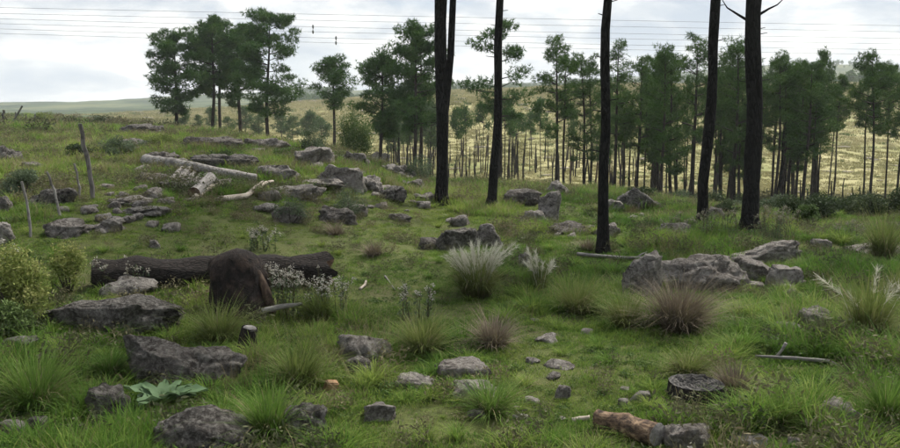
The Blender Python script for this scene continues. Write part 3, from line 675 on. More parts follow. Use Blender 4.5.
# burnt saplings: bare black poles
sv = []
for k in range(6):
    r_ = np.random.default_rng(300+k); a = Acc(); z = np.linspace(-.2, 3, 8); p = np.stack([.03*np.sin(z*2+k), .03*np.cos(z*1.7+k), z], 1)
    V, F3, F4 = tube(p, np.interp(z, [-.2, 3], [.075, .03]), 6); a.add(V, F3, F4)
    for q in range(5):
        zz = r_.uniform(.8, 2.8); an = r_.uniform(0, 6.28); l = r_.uniform(.1, .4); c0 = np.array([0, 0, zz])
        V, F3, F4 = tube([c0, c0+np.array([math.cos(an)*l, math.sin(an)*l, .1*l])], [.015, .006], 4); a.add(V, F3, F4)
    m = a.mesh('burnt_sapling'); m.materials.append(MATS[('bark_burnt', 'bark_pine', 'bark_burnt', 'wood_brown', 'bark_pine', 'bark_burnt')[k]]); sv.append(m)
def poles(n, x0, x1, d0, d1, h0, h1, label, group):
    for k in range(n):
        px = random.uniform(x0, x1); g = on_ground(px, random.uniform(d0, d1)); o = obj('burnt_sapling', sv[random.randrange(6)], None, None, g)
        s = random.uniform(h0, h1)/3; w = random.uniform(.8, 1.3); o.scale = (w, w, s); o.rotation_euler = (random.gauss(0, .04), random.gauss(0, .04), random.uniform(0, 6.28)); tag(o, label, 'tree', group)
poles(60, 385, 470, 62, 105, 1.6, 4, 'bare burnt sapling pole on the slope round the forked trunk', 'burnt poles at centre left')
poles(80, 470, 640, 62, 110, 1.6, 4.2, 'bare burnt sapling pole on the dry slope at centre', 'burnt poles on the dry slope')
poles(50, 610, 825, 44, 80, 2.2, 5, 'bare burnt pole seen between the grove trunks', 'burnt poles in the grove')
poles(9, 800, 880, 46, 60, 1., 1.8, 'short charred stub in the brush right of the grove', 'charred stubs in the brush')
# ------------------------------------------------------------------ logs, stumps, branches
def at_lift(px, py, lift):
    """point on the ray through a pixel that hangs lift metres above the ground"""
    r = ray(px, py); t = np.exp(np.linspace(math.log(3), math.log(300), 3000)); z = EYE+r[2]*t-terrain(r[0]*t, r[1]*t)-lift
    k = np.argmax(z < 0); return np.array([r[0]*t[k], r[1]*t[k], EYE+r[2]*t[k]])
def log_thing(name, pts, radii, mat, label, cat='log', n=12, wob=.12, seed=1, ends=None, group=None, extra=(), jag=0):
    P = [np.array(p, float) for p in pts]; base = (P[0]+P[-1])/2; base[2] = zt(base[0], base[1])
    m = max(8, 4*len(P)); tt = np.linspace(0, len(P)-1, m); PP = np.stack([np.interp(tt, range(len(P)), [p[i] for p in P]) for i in range(3)], 1); RR = np.interp(tt, range(len(P)), radii)
    root = empty(name, base); tag(root, label, cat, group); ax = PP[-1]-PP[0]; L = np.linalg.norm(ax); q = Vector(ax).to_track_quat('Z', 'Y'); inv = np.array(q.to_matrix().inverted())
    loc = (PP-PP[0])@inv.T; V, F3, F4 = tube(loc, RR, n, ends is None, ends is None, wob, seed)
    if jag:
        r_ = np.random.default_rng(seed); V[(m-1)*n:m*n, 2] += r_.uniform(-jag, jag, n)*1.
    acc = Acc(); acc.add(V, F3, F4)
    for e_pts, e_r in extra:
        E = (np.array(e_pts)-PP[0])@inv.T; v, f3, f4 = tube(E, e_r, 7, True, True, .1, seed+2); acc.add(v, f3, f4)
    o = obj('bark' if ends else 'wood', acc.mesh(name), mat, root); o.rotation_mode = 'QUATERNION'; o.rotation_quaternion = q; o.location = Vector(PP[0]-base)
    if ends:
        for k, (i0, sgn) in enumerate(((0, -1), (m-1, 1))):
            ring = V[i0*n:(i0+1)*n]; c_ = ring.mean(0); r_ = np.random.default_rng(seed+k)
            mid = c_+(ring-c_)*.55+np.array([0, 0, 1.])*(sgn*.012+r_.normal(0, .01, n)[:, None]*np.array([0, 0, 1]))
            VV = np.concatenate([ring, mid, [c_+np.array([0, 0, sgn*.01])]])
            f4 = [(j, (j+1) % n, n+(j+1) % n, n+j) for j in range(n)]; f3 = [(n+j, n+(j+1) % n, 2*n) for j in range(n)]
            e_ = obj('cut_end', mesh_np('cut_end', VV, f3, f4), ends, root); e_.rotation_mode = 'QUATERNION'; e_.rotation_quaternion = q; e_.location = o.location
    return root
# large charred log, broken end at right
A = at_lift(98, 300, 0); dL = A[1]
a0 = at_depth(94, 274, 11.6); a1 = at_depth(200, 276, 11.9); a2 = at_depth(262, 268, 12.3); a3 = at_depth(326, 266, 12.6)
log_thing('charred_log', [(p.x, p.y, zt(p.x, p.y)+r) for p, r in ((a0, .14), (a1, .16), (a2, .2), (a3, .24))], [.235, .22, .235, .275], 'bark_charred_log', 'long charred black log lying behind the dark stump, broken end at right', n=30, wob=.3, seed=41, ends='wood_brown', jag=.13)
# slanting flap of broken wood at the right end
# dark domed stump
g = ground(236, 318); r_ = np.random.default_rng(3)
root = empty('charred_stump', (g.x, g.y+.3, zt(g.x, g.y+.3))); tag(root, 'dark domed charred stump standing in front of the long black log', 'stump')
z = np.array([-.2, 0, .15, .3, .45, .58, .68, .75, .79, .80]); rad = np.array([.38, .38, .38, .375, .365, .345, .31, .245, .14, .02])
V, F3, F4 = tube(np.stack([-.2*np.clip(z/.8, 0, 1)**1.6+.03, 0*z, z], 1), rad, 36, True, True, .3, 77); 
dents = fbm3(V*np.array([9, 9, 1.5]), 5, 4)[:, None]; C0 = np.array([0, 0, 0]); V[:, :2] *= (1+.09*dents+.05*fbm3(V*np.array([22, 22, 4.]), 15, 3)[:, None]); V[:, 1] *= .8; V[:, 2] -= np.clip(V[:, 2]-.4, 0, 1)*np.clip(V[:, 0]+.05, 0, 1)*.8
obj('burnt_wood', mesh_np('stump', V, F3, F4), 'charred_wood', root)
pp = np.array([[.41, -.12, -.15], [.39, -.13, .1], [.345, -.12, .32], [.25, -.10, .53], [.13, -.08, .70]]); V, F3, F4 = tube(pp, [.075, .075, .065, .05, .02], 8, True, True, .25, 4)
obj('split_edge', mesh_np('split', V, F3, F4), 'wood_brown', root)
# small burnt stub
g = ground(247, 354); root = empty('burnt_stub', g); tag(root, 'small burnt stub with a pale cut top below the domed stump', 'stump')
V, F3, F4 = tube([(0, .05, -.1), (0, .05, .08), (.01, .05, .2), (.03, .05, .29)], [.12, .115, .11, .09], 14, True, False, .22, 8); obj('bark', mesh_np('stub', V, F3, F4), 'bark_charred_log', root)
V, F3, F4 = tube([(.03, .05, .27), (.035, .05, .30)], [.088, .07], 14, True, True, .15, 8); obj('cut_top', mesh_np('stub_top', V, F3, F4), 'wood_grey', root)
# sawn stump
g = ground(701, 405); R = 29/FPX*g.y; root = empty('sawn_stump', (g.x, g.y+R*.8, zt(g.x, g.y+R*.8))); tag(root, 'low sawn blackened stump with a flat top at the lower right', 'stump'); ROCKS.append((g.x, g.y+R*.8, R*1.05, -1)); ROCKS.append((g.x, g.y-R*.3, R*1.2, .1))
V, F3, F4 = tube([(0, 0, -.15), (0, 0, 0), (0, 0, .08), (0, 0, .14)], [R*1.12, R*1.05, R, R*.97], 30, True, False, .1, 5); obj('bark', mesh_np('stump_bark', V, F3, F4), 'bark_charred_log', root)
ring = V[90:120].copy(); n = 30; VV = np.concatenate([ring]+[np.array([0, 0, .14])+(ring-np.array([0, 0, .14]))*s+np.array([0, 0, dz]) for s, dz in ((.86, .006), (.6, -.015), (.35, -.03))]+[[[0, 0, .10]]])
r_ = np.random.default_rng(2); VV[n:, 2] += r_.normal(0, .014, len(VV)-n)
f4 = [(k*n+j, k*n+(j+1) % n, (k+1)*n+(j+1) % n, (k+1)*n+j) for k in range(3) for j in range(n)]; f3 = [(3*n+j, 3*n+(j+1) % n, 4*n) for j in range(n)]
obj('cut_top', mesh_np('stump_top', VV, f3, f4, False), 'cut_face', root)
# short cut log with flaky bark
log_thing('cut_log', [at_lift(597, 419, .075), at_lift(630, 427, .08), at_lift(659, 436, .08)], [.075, .095, .10], 'wood_flaky', 'short cut log with flaking orange-brown bark at the bottom', n=20, wob=.2, seed=9, ends='wood_grey')
log_thing('wood_chip', [at_lift(572, 420, .02), at_lift(590, 418, .03)], [.02, .025], 'wood_pale', 'pale splinter at the left tip of the short cut log', 'wood', 6, .2, 4)
# grey logs on the mound
log_thing('fallen_log', [at_lift(146, 160, .2), at_lift(180, 165, .25), at_lift(205, 170, .25), at_lift(256, 178, .18)], [.15, .14, .125, .09], 'wood_grey', 'long weathered grey log lying across the mound', n=12, seed=21, ends='wood_pale')
log_thing('fallen_log', [at_lift(211, 178, .22), at_lift(194, 194, .1)], [.12, .13], 'wood_grey', 'short thick grey log pointing down from the long grey one', n=12, seed=22, ends='wood_brown')
log_thing('bare_branch', [at_lift(194, 198, .05), at_lift(208, 188, .1), at_lift(222, 184, .12)], [.065, .06, .035], 'wood_pale', 'pale bare branch right of the short thick log', 'branch', 8, .12, 23)
log_thing('bare_branch', [at_lift(221, 199, .05), at_lift(246, 196, .08), at_lift(265, 183, .2), at_lift(273, 181, .22)], [.065, .06, .045, .025], 'wood_pale', 'pale forked bare branch lying below the right end of the grey log', 'branch', 8, .1, 24, extra=[([at_lift(246, 196, .08), at_lift(256, 186, .2), at_lift(263, 181, .25)], [.035, .03, .015])])
for k in range(6):
    x0 = 168+k*8; log_thing('root_piece', [at_lift(x0+14, 168+k*.5, .2), at_lift(x0+6, 177, .14), at_lift(x0-4+k, 188, .03)], [.05+.02*math.sin(k*2.3), .07+.03*math.sin(k*1.7), .04], 'wood_post', 'weathered root fanning out under the long grey log', 'root', 8, .2, 30+k, group='roots under the grey log')
log_thing('fallen_branch', [at_lift(577, 254, .06), at_lift(600, 256, .07), at_lift(628, 258, .07), at_lift(650, 257, .08)], [.035, .03, .028, .015], 'wood_grey', 'thin fallen branch at the foot of the straight burnt trunk', 'branch', 8, .1, 25, extra=[([at_lift(636, 258, .07), at_lift(642, 254, .12), at_lift(647, 252, .14)], [.018, .014, .008])])
log_thing('fallen_branch', [at_lift(755, 356, .05), at_lift(790, 358, .06), at_lift(828, 361, .06), at_lift(840, 366, .03)], [.012, .02, .02, .01], 'wood_grey', 'thin dead branch with an upright fork, lying in grass at right', 'branch', 8, .1, 26, extra=[([at_lift(776, 357, .05), at_lift(782, 350, .12), at_lift(786, 343, .2)], [.016, .015, .02])])
log_thing('dry_stick', [at_lift(360, 289, .02), at_lift(365, 285, .03), at_lift(366, 281, .04)], [.02, .022, .016], 'wood_pale', 'short curved pale stick on the bare patch right of the log', 'stick', 7, .1, 27)
log_thing('dead_branch', [at_lift(262, 311, .15), at_lift(285, 306, .2), at_lift(302, 304, .25)], [.04, .035, .02], 'wood_grey', 'grey dead branch stretching right from the domed stump', 'branch', 8, .15, 28)
log_thing('dead_branch', [at_lift(385, 276, .03), at_lift(395, 290, .03)], [.015, .008], 'wood_grey', 'small twig in the short grass of the clearing', 'branch', 6, .1, 29)
for px_, py_ in ((612, 430), (640, 442), (596, 425), (655, 446), (588, 262), (610, 264), (635, 266), (770, 366), (800, 368), (825, 370), (331, 396), (362, 292), (205, 200), (230, 203), (250, 201), (163, 412), (140, 410), (186, 412), (225, 325), (245, 325)): gg = ground(px_, py_); ROCKS.append((gg.x, gg.y, .3, .09))
# tan brick
g = ground(331, 389); bm = bmesh.new(); bmesh.ops.create_cube(bm, size=1, matrix=Matrix.Diagonal((.125, .08, .12, 1))); bmesh.ops.bevel(bm, geom=bm.edges[:], offset=.01, segments=2, affect='EDGES')
me = bpy.data.meshes.new('brick'); bm.to_mesh(me); bm.free(); o = obj('brick', me, 'brick_clay', None, (g.x, g.y, g.z+.025)); o.rotation_euler = (.3, .2, .5); tag(o, 'single tan clay brick lying in the grass', 'brick')

# ------------------------------------------------------------------ fence posts
def post(x0, y0, x1, y1, r, label, d=None, mat='wood_post', group='fence posts along the left rise'):
    g = ground(x1, y1) if d is None else on_ground(x1, d); t = at_depth(x0, y0, g.y)-g
    seed = int(x0*3+y0) % 97; root = empty('fence_post', g); tag(root, label, 'post', group)
    n = 9; tt = np.linspace(-.12, 1, n); p = np.stack([t.x*tt, .05*np.sin(tt*3), t.z*tt], 1); p[1:-1, 0] += np.random.default_rng(seed).normal(0, r*.35, n-2)
    V, F3, F4 = tube(p, r*np.linspace(1.05, .85, n), 9, True, False, .15, seed); obj('shaft', mesh_np('post', V, F3, F4), mat, root)
    V, F3, F4 = tube([p[-1], p[-1]+np.array([0, 0, .01])], [r*.9, r*.6], 9, True, True, .1, seed); obj('top', mesh_np('post_top', V, F3, F4), 'wood_grey', root)
post(80, 124, 93.5, 199, .045, 'tall dark crooked fence post in front of the green bushes')
post(21.5, 182, 31, 237, .022, 'nearest thin leaning stake at far left', mat='wood_grey')
post(47, 172, 60.5, 216, .022, 'second thin leaning stake, between the nearest one and the tall post', mat='wood_grey')
post(74, 164, 80, 199, .022, 'short thin stake just left of the tall fence post', mat='wood_grey')
post(3.5, 110, 4, 130, .10, 'thick dark post nearest the left edge on the skyline', 62)
post(22, 106, 11, 130, .07, 'post leaning far to the right on the skyline', 62)
post(15.5, 112, 17, 129, .06, 'upright post crossing the leaning skyline post', 63)
post(26, 114, 26, 129, .05, 'thin skyline post right of the leaning one', 66)
post(35, 114, 35, 129, .06, 'second skyline post right of the leaning one', 70)
post(120, 116, 120.5, 129, .05, 'small post on the skyline near the rocky knoll', 68)
post(54, 122, 54, 134, .035, 'thin stake below the skyline bushes at left', 55)
post(42, 120, 42.5, 132, .035, 'thin stake left of the one below the skyline bushes', 57)

# ------------------------------------------------------------------ power lines
LX = [0, 130, 310, 450, 675, 900]
LN = [([7.4, 10.4, 13.7, 16.7, 21.5, 25], 'topmost overhead power wire across the sky'), ([13, 17, 19.5, 22.8, 27.5, 31], 'second overhead power wire from the top'),
      ([18.4, 22.8, 26, 29.5, 33.8, 37], 'third overhead power wire from the top'), ([23.4, 27.5, 31, 34.5, 39.5, 42.5], 'fourth overhead power wire from the top, with a spacer'),
      ([28.5, 33.2, 37, 40, 45.5, 48], 'fifth overhead power wire from the top'), ([33, 38, 41.6, 45, 49.8, 53], 'lowest overhead power wire, with a spacer')]
for k, (ys, lab) in enumerate(LN):
    co = np.polyfit(LX, ys, 2); co[0] *= .8; pxs = np.linspace(-900, 1800, 60); d = 118+k*1.2
    P = [at_depth(px, float(np.polyval(co, px)), d)[:] for px in pxs]
    me = mesh_np('wire', *(lambda t: (t[0], t[1], t[2]))(tube(P, [.022]*60, 5)))
    root = empty('power_line', (0, d, zt(0, d))); tag(root, lab, 'power line', 'overhead power wires')
    o = obj('wire', me, 'steel_wire', root); o.location = (0, -d, -zt(0, d))
    if k in (3, 5):
        px = 313 if k == 3 else 336; p = at_depth(px, float(np.polyval(co, px)), d); q = at_depth(px, float(np.polyval(np.polyfit(LX, LN[k-1][0], 2), px)), d-1.2)
        a = Acc()
        for c_ in (p, q): a.add(*tube([(c_.x, c_.y, c_.z-.28), (c_.x, c_.y, c_.z-.1), (c_.x, c_.y, c_.z+.1), (c_.x, c_.y, c_.z+.28)], [.05, .13, .13, .05], 8))
        a.add(*tube([p[:], q[:]], [.03, .03], 5)); s_ = obj('spacer', a.mesh('spacer'), 'steel_wire', root); s_.location = o.location

# ------------------------------------------------------------------ grass tussocks and plumed grasses
def tussock(x0, y0, x1, y1, mat, label, n=500, lean=1.1, droop=.5, w=.0085, plumes=0, name='grass_tussock', group=None, seed=None, R=.17, plen=.3, dry=0):
    g = ground((x0+x1)/2, y1); d = g.y; W_ = (x1-x0)/FPX*d; H_ = (y1-y0)/FPX*d*1.2; seed = seed or int(x0+y0*3); rng = np.random.default_rng(seed)
    gy = d+W_*.3; gx = g.x*gy/d; root = empty(name, (gx, gy, zt(gx, gy)-.05)); tag(root, label, 'grass', group)
    r = W_*R; a = Acc(); ROCKS.append((gx, gy-W_*.55, W_*.62, H_*.2))
    for f, hh, ll in ((.5, .75, 1.25), (.5, 1., .7)):
        V, F3, F4, t = blades(rng, int(n*f), r, H_*hh*.5, H_*hh*1.2, w, lean*ll*2.1*(W_/2)/max(H_, .1), droop*ll, 4, .7); a.add(V, F3, F4, t)
    sk = rng.normal(0, .16, 2); wind = lambda A: [v.__setitem__((slice(None), slice(0, 2)), v[:, :2]+sk*np.clip(v[:, 2:3]/H_, 0, 2)**2*H_) for v in A.v]
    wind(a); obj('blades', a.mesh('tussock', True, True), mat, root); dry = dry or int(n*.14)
    if dry:
        V, F3, F4, t = blades(rng, dry, r, H_*.4, H_*1.1, w*.8, lean*1.1, .6, 4, .9); a = Acc(); a.add(V, F3, F4, t); wind(a); obj('dry_stalks', a.mesh('dry', True, True), 'straw', root)
    for k in range(plumes):
        an = rng.uniform(0, 6.28); l = rng.uniform(.15, .9); hh = H_*rng.uniform(.55, .88)
        p0 = np.array([math.cos(an)*r*.4, math.sin(an)*r*.4, 0]); p1 = p0+np.array([math.cos(an)*l*hh*.35, math.sin(an)*l*hh*.35, hh*.7]); p2 = p0+np.array([math.cos(an)*l*hh*.8, math.sin(an)*l*hh*.8, hh])
        a = Acc(); a.add(*tube([p0, p1, p2], [.004, .003, .002], 4)); m = 22; tt = rng.uniform(0, 1, m); C = p1+(p2-p1)*tt[:, None]+rng.normal(0, .006, (m, 3)); O = np.repeat([(p2-p1)/np.linalg.norm(p2-p1)*2.4], m, 0)
        V, F3 = tufts(rng, C, O, plen*.3, .005, 3); a.add(V, F3); obj('plume', a.mesh('plume', False), 'plume', root)
    return root
TP, TG, TB = 'tussock_purple', 'tussock_green', 'tussock_bright'
TUS = [
 (638, 274, 718, 338, TP, 'large purple-brown grass tussock in front of the right outcrop', dict(n=1500)),
 (467, 312, 518, 351, TP, 'small purple-brown grass tussock left of the centre', dict(n=900)),
 (714, 360, 754, 397, TP, 'dark purple-brown tussock behind the sawn stump', dict(n=700)),
 (360, 239, 389, 258, TP, 'little brown tussock in the short grass of the clearing', dict(n=400)),
 (776, 306, 806, 330, TP, 'low purple tuft left of the grey rock at right', dict(n=500)),
 (436, 247, 517, 302, TG, 'broad clump of grass with many white plumes behind the centre', dict(n=1200, plumes=70, name='plume_grass', lean=.8)),
 (527, 249, 554, 293, TG, 'narrow grass clump with a few white plumes right of the broad one', dict(n=500, plumes=14, name='plume_grass', lean=.7)),
 (836, 268, 898, 348, TG, 'tall green grass clump with white plumes near the right edge', dict(n=1300, plumes=6, name='plume_grass', plen=.45)),
 (662, 344, 714, 380, TG, 'green grass tussock below the large purple one', dict(n=800)),
 (752, 388, 804, 428, TB, 'bright green tussock right of the sawn stump', dict(n=900)),
 (392, 308, 452, 357, TG, 'feathery green tussock left of the small purple one', dict(n=900, dry=60)),
 (858, 368, 912, 432, TB, 'tall green tussock at the lower right corner', dict(n=1100)),
 (238, 376, 302, 446, TB, 'bright green spiky tuft at the bottom left of centre', dict(n=800, w=.008)),
 (-4, 356, 78, 418, TB, 'lush green tuft at the lower left edge', dict(n=1300)),
 (548, 272, 604, 317, TG, 'soft grey-green tussock left of the right outcrop', dict(n=800)),
 (600, 285, 650, 330, TG, 'yellow-green tussock leaning on the large purple one', dict(n=800)),
 (268, 335, 330, 395, TG, 'tall yellowish grass tuft above the tan brick', dict(n=900, dry=80)),
 (188, 300, 250, 345, TG, 'tall grass tuft in front of the domed stump', dict(n=900, dry=60)),
 (860, 205, 905, 262, TG, 'grass tussock on the right edge below the dark brush', dict(n=800)),
 (320, 218, 352, 236, TP, 'small grey-brown tuft on the mound slope', dict(n=400)),
 (300, 285, 345, 325, TG, 'grass tuft right of the white-flowered weeds', dict(n=800, dry=50)),
 (575, 235, 600, 252, TP, 'small brown tuft left of the straight trunk foot', dict(n=300)),
 (884, 262, 912, 300, TG, 'grass tuft right of the plumed clump at the right edge', dict(n=500)),
 (462, 378, 520, 420, TB, 'dark green tuft below the two humped pale rocks', dict(n=800)),
 (90, 345, 130, 380, TB, 'green tuft left of the dark rock ledge', dict(n=700)),
]
for q in TUS: tussock(*q[:6], **q[6])

# ------------------------------------------------------------------ shrubs and weeds
def shrub(x0, y0, x1, y1, mat, label, d=None, leaf=.05, n=2600, flowers=None, nf=300, name='shrub', group=None, clumps=16, stems=9, hollow=.45, fl=.035, cat='shrub', elong=2.2):
    mx_ = (x0+x1)/2; g = ground(mx_, y1) if d is None else on_ground(mx_, d); dd = g.y; W_ = (x1-x0)/FPX*dd; top = at_depth(mx_, y0, dd).z; H_ = max(top-g.z, .15); rng = np.random.default_rng(int(x0*5+y0+900))
    gy = dd+W_*.25; gx = g.x*gy/dd; root = empty(name, (gx, gy, zt(gx, gy)-.02)); tag(root, label, cat, group); ROCKS.append((gx, gy-W_*.3, W_*.45, H_*.35))
    CC = []; st = Acc(); lf = []; up = []
    for k in range(clumps):
        a = rng.uniform(0, 6.28); r = math.sqrt(rng.uniform(0, 1)); hz = rng.uniform(.3, 1)*(1-.35*r*r)
        c_ = np.array([math.cos(a)*r*W_*.38, math.sin(a)*r*W_*.34, hz*H_*.85]); CC.append(c_)
        if k < stems: st.add(*tube([np.array([c_[0]*.2, c_[1]*.2, 0]), np.array([c_[0]*.6, c_[1]*.6, c_[2]*.5]), c_], [.018*H_**.5, .012*H_**.5, .004], 5))
        m = int(n/clumps); p = rng.normal(size=(m, 3)); p /= np.linalg.norm(p, axis=1)[:, None]; p *= (rng.uniform(hollow, 1.15, m))[:, None]
        q = c_+p*np.array([W_*.17, W_*.17, H_*.2]); q[:, 2] = np.maximum(q[:, 2], .03); lf.append(q); up.append(c_+p[p[:, 2] > .25]*np.array([W_*.18, W_*.18, H_*.22]))
    obj('stems', st.mesh('stems'), 'twig', root)
    V, F4 = leafquads(rng, np.concatenate(lf), leaf, elong=elong); obj('foliage', mesh_np('foliage', V, None, F4, False), mat, root)
    if flowers:
        U = np.concatenate(up); U = U[rng.permutation(len(U))[:nf]]; V, F4 = leafquads(rng, np.concatenate([U+rng.normal(0, .012, U.shape) for _ in range(4)]), fl, elong=1.2); obj('flowers', mesh_np('flowers', V, None, F4, False), flowers, root)
    return root
SH = [
 (-22, 240, 62, 332, 'shrub_yellow', 'tall yellow-flowering bush at the left edge', dict(leaf=.055, n=6500, flowers='flower_yellow', nf=520, clumps=30, elong=3.5, hollow=.15, fl=.028)),
 (46, 236, 92, 296, 'shrub_yellow', 'smaller yellow-flowering bush left of the charred log', dict(leaf=.05, n=3000, flowers='flower_yellow', nf=260, clumps=20, elong=3.5, hollow=.15, fl=.028)),
 (-20, 300, 40, 342, 'shrub_green', 'low leafy bush at the left edge under the yellow one', dict(leaf=.05, n=3000)),
 (333, 102, 376, 152, 'shrub_green', 'round green bush on top of the mound', dict(d=36, leaf=.08, n=9000, clumps=44, name='bush', hollow=.2)),
 (94, 136, 136, 161, 'shrub_greygreen', 'grey-green bush behind the tall fence post', dict(leaf=.05, n=3600)),
 (124, 136, 152, 152, 'shrub_greygreen', 'small bush right of the grey-green one', dict(leaf=.05, n=1800)),
 (142, 131, 176, 150, 'shrub_yellow', 'straw-green bush below the left pines', dict(leaf=.06, n=2000)),
 (84, 112, 114, 130, 'shrub_dark', 'dark rounded bush on the left skyline', dict(d=60, leaf=.10, n=1800)),
 (56, 114, 84, 130, 'shrub_dark', 'dull bush left of the dark rounded one on the skyline', dict(d=58, leaf=.10, n=1600)),
 (36, 108, 58, 126, 'shrub_yellow', 'pale bush behind the skyline posts', dict(d=75, leaf=.12, n=1400)),
 (60, 142, 100, 158, 'shrub_dark', 'low brown-green bush left of the tall fence post', dict(leaf=.06, n=1800)),
 (0, 165, 46, 200, 'shrub_greygreen', 'scrubby bush at the left edge above the stakes', dict(leaf=.05, n=3000)),
 (300, 125, 332, 152, 'shrub_greygreen', 'pale scrub bush left of the round green bush', dict(leaf=.06, n=2000)),
 (405, 150, 436, 186, 'shrub_greygreen', 'scrubby bush between the mound and the forked trunk', dict(d=27, leaf=.06, n=2000)),
 (270, 145, 296, 160, 'shrub_green', 'small green bush among the mound rocks', dict(leaf=.05, n=1200)),
 (776, 188, 842, 234, 'shrub_dark', 'dark brush thicket right of the thickest trunk', dict(d=21, leaf=.07, n=5200, clumps=24, name='brush')),
 (836, 188, 892, 232, 'shrub_dark', 'dark brush thicket at the foot of the spreading pine', dict(d=22, leaf=.07, n=4600, clumps=24, name='brush')),
 (880, 184, 930, 234, 'shrub_dark', 'dark brush at the right edge behind the grass', dict(d=21.5, leaf=.07, n=3600, name='brush')),
 (795, 205, 826, 232, 'shrub_green', 'green leafy bush in the dark brush', dict(d=20, leaf=.07, n=2600)),
 (640, 205, 672, 228, 'shrub_dark', 'dark low bush right of the brownish crest boulder', dict(d=26, leaf=.06, n=1800)),
 (716, 200, 744, 232, 'shrub_dark', 'dark bush between the leaning and the thickest trunk', dict(d=22, leaf=.06, n=2000)),
 (206, 148, 238, 168, 'shrub_dark', 'dark low scrub on the rock bank behind the grey log', dict(leaf=.05, n=1400)),
 (196, 170, 222, 186, 'shrub_green', 'small green shrub beside the short thick log', dict(leaf=.04, n=900)),
 (270, 196, 310, 226, 'shrub_greygreen', 'scrubby grey-green plant on the mound slope', dict(leaf=.04, n=1600)),
 (330, 186, 372, 220, 'shrub_greygreen', 'wispy scrub below the square pale block', dict(leaf=.04, n=1800)),
]
SH += [(x0, 186+(k*7) % 13, x0+38+(k*11) % 20, 236, ('shrub_dark', 'shrub_dark', 'shrub_greygreen')[k % 3], 'low brush added dark to stand for the shade under the right grove', dict(d=27+(k*5) % 17, leaf=.09, n=1500, name='brush', group='dark brush added for the grove shade')) for k, x0 in enumerate(range(626, 850, 17))]  # added brush, its dark leaves stand in for shade between the grove trunks
for q in SH: shrub(*q[:6], **q[6])
def weed(x0, y0, x1, y1, label, n=26, fm='flower_white', group=None, dens=26, fs=.02, name='flowering_weed'):
    g = ground((x0+x1)/2, y1); dd = g.y; W_ = (x1-x0)/FPX*dd; H_ = (y1-y0)/FPX*dd; rng = np.random.default_rng(int(x0+7*y0)); root = empty(name, (g.x, dd+W_*.15, zt(g.x, dd+W_*.15))); tag(root, label, 'weed', group)
    st = Acc(); L_ = []; Fl = []
    for k in range(n):
        b0 = np.array([rng.uniform(-.5, .5)*W_, rng.uniform(-.25, .25)*W_, -.02]); h = H_*rng.uniform(.65, 1.05); ln = rng.normal(0, .13, 2)*h; tp = b0+np.array([ln[0], ln[1], h])
        st.add(*tube([b0, (b0+tp)/2+np.array([ln[0]*.1, 0, 0]), tp], [.005, .004, .002], 4)); m = 26; t = rng.uniform(.05, .9, m)
        L_.append(b0+(tp-b0)*t[:, None]+rng.normal(0, .03, (m, 3)))
        for q in range(int(rng.integers(2, 5))):
            c_ = tp+np.array([rng.normal(0, .045), rng.normal(0, .045), -abs(rng.normal(0, .06))]); st.add(*tube([b0+(tp-b0)*.75, c_], [.003, .002], 3)); Fl.append(c_+rng.normal(0, .016, (dens//2, 3)))
    obj('stems', st.mesh('stems'), 'tussock_green', root); L_ = np.concatenate(L_); L_[:, 2] = np.maximum(L_[:, 2], .01)
    V, F4 = leafquads(rng, L_, .06, elong=3.5); obj('leaves', mesh_np('leaves', V, None, F4, False), 'shrub_greygreen', root)
    V, F4 = leafquads(rng, np.concatenate(Fl), fs, elong=1.2); obj('flowers', mesh_np('flowers', V, None, F4, False), fm, root)
weed(268, 262, 322, 318, 'white-flowered weeds in front of the broken end of the log', 30)
weed(312, 272, 346, 322, 'thinner white-flowered weeds right of the log end', 14)
weed(102, 256, 146, 292, 'white-flowered weeds over the left boulder, in front of the charred log', 14)
weed(248, 228, 276, 252, 'pinkish white weeds behind the stump and log', 12)
weed(398, 280, 432, 320, 'thin white-flowered weeds in the central grass', 9)
weed(700, 208, 740, 240, 'pale seeding weeds at the foot of the leaning trunk', 18, 'flower_pale')
weed(758, 206, 800, 242, 'pale seeding weeds right of the thickest trunk', 20, 'flower_pale')
weed(664, 210, 694, 236, 'pale seeding weeds left of the leaning trunk', 12, 'flower_pale')
weed(836, 218, 872, 244, 'pale seeding weeds by the dark brush at right', 14, 'flower_pale')
weed(0, 236, 26, 300, 'white-headed weeds rising through the yellow bush at the left edge', 9)
weed(660, 440, 716, 470, 'little white weed at the bottom edge', 4)
# rosette with broad pale leaves
g = ground(163, 406); rng = np.random.default_rng(8); root = empty('rosette_plant', (g.x, g.y, g.z)); tag(root, 'broad-leaved pale green rosette plant against the dark rock ledge', 'plant')
for k in range(15):
    az = k*2.4+rng.uniform(-.5, .5); L = rng.uniform(.24, .46)*(1 if k < 9 else .75); el = rng.uniform(.5, 1.1) if k < 9 else rng.uniform(.9, 1.35); Wd = L*rng.uniform(.2, .3); V = []; F4 = []; m = 7
    for i in range(m):
        t = i/(m-1); rr_ = L*t*math.cos(el*(1-.75*t)); zz = L*(math.sin(el)*t-.45*t*t*math.sin(el)); wv = Wd*math.sin(math.pi*min(.08+.92*t, 1)**.8)+.004
        for s, dz in ((-1, .06), (-.5, .015), (0, 0), (.5, .015), (1, .06)):
            y = s*wv; wz = zz+dz*wv*5+.018*math.sin(i*2.1+s*5+k); V.append((rr_*math.cos(az)-y*math.sin(az), rr_*math.sin(az)+y*math.cos(az), wz+.02))
    F4 = [(i*5+j, i*5+j+1, i*5+j+6, i*5+j+5) for i in range(m-1) for j in range(4)]
    obj('leaf', mesh_np('leaf', V, None, F4), 'rosette_leaf', root)

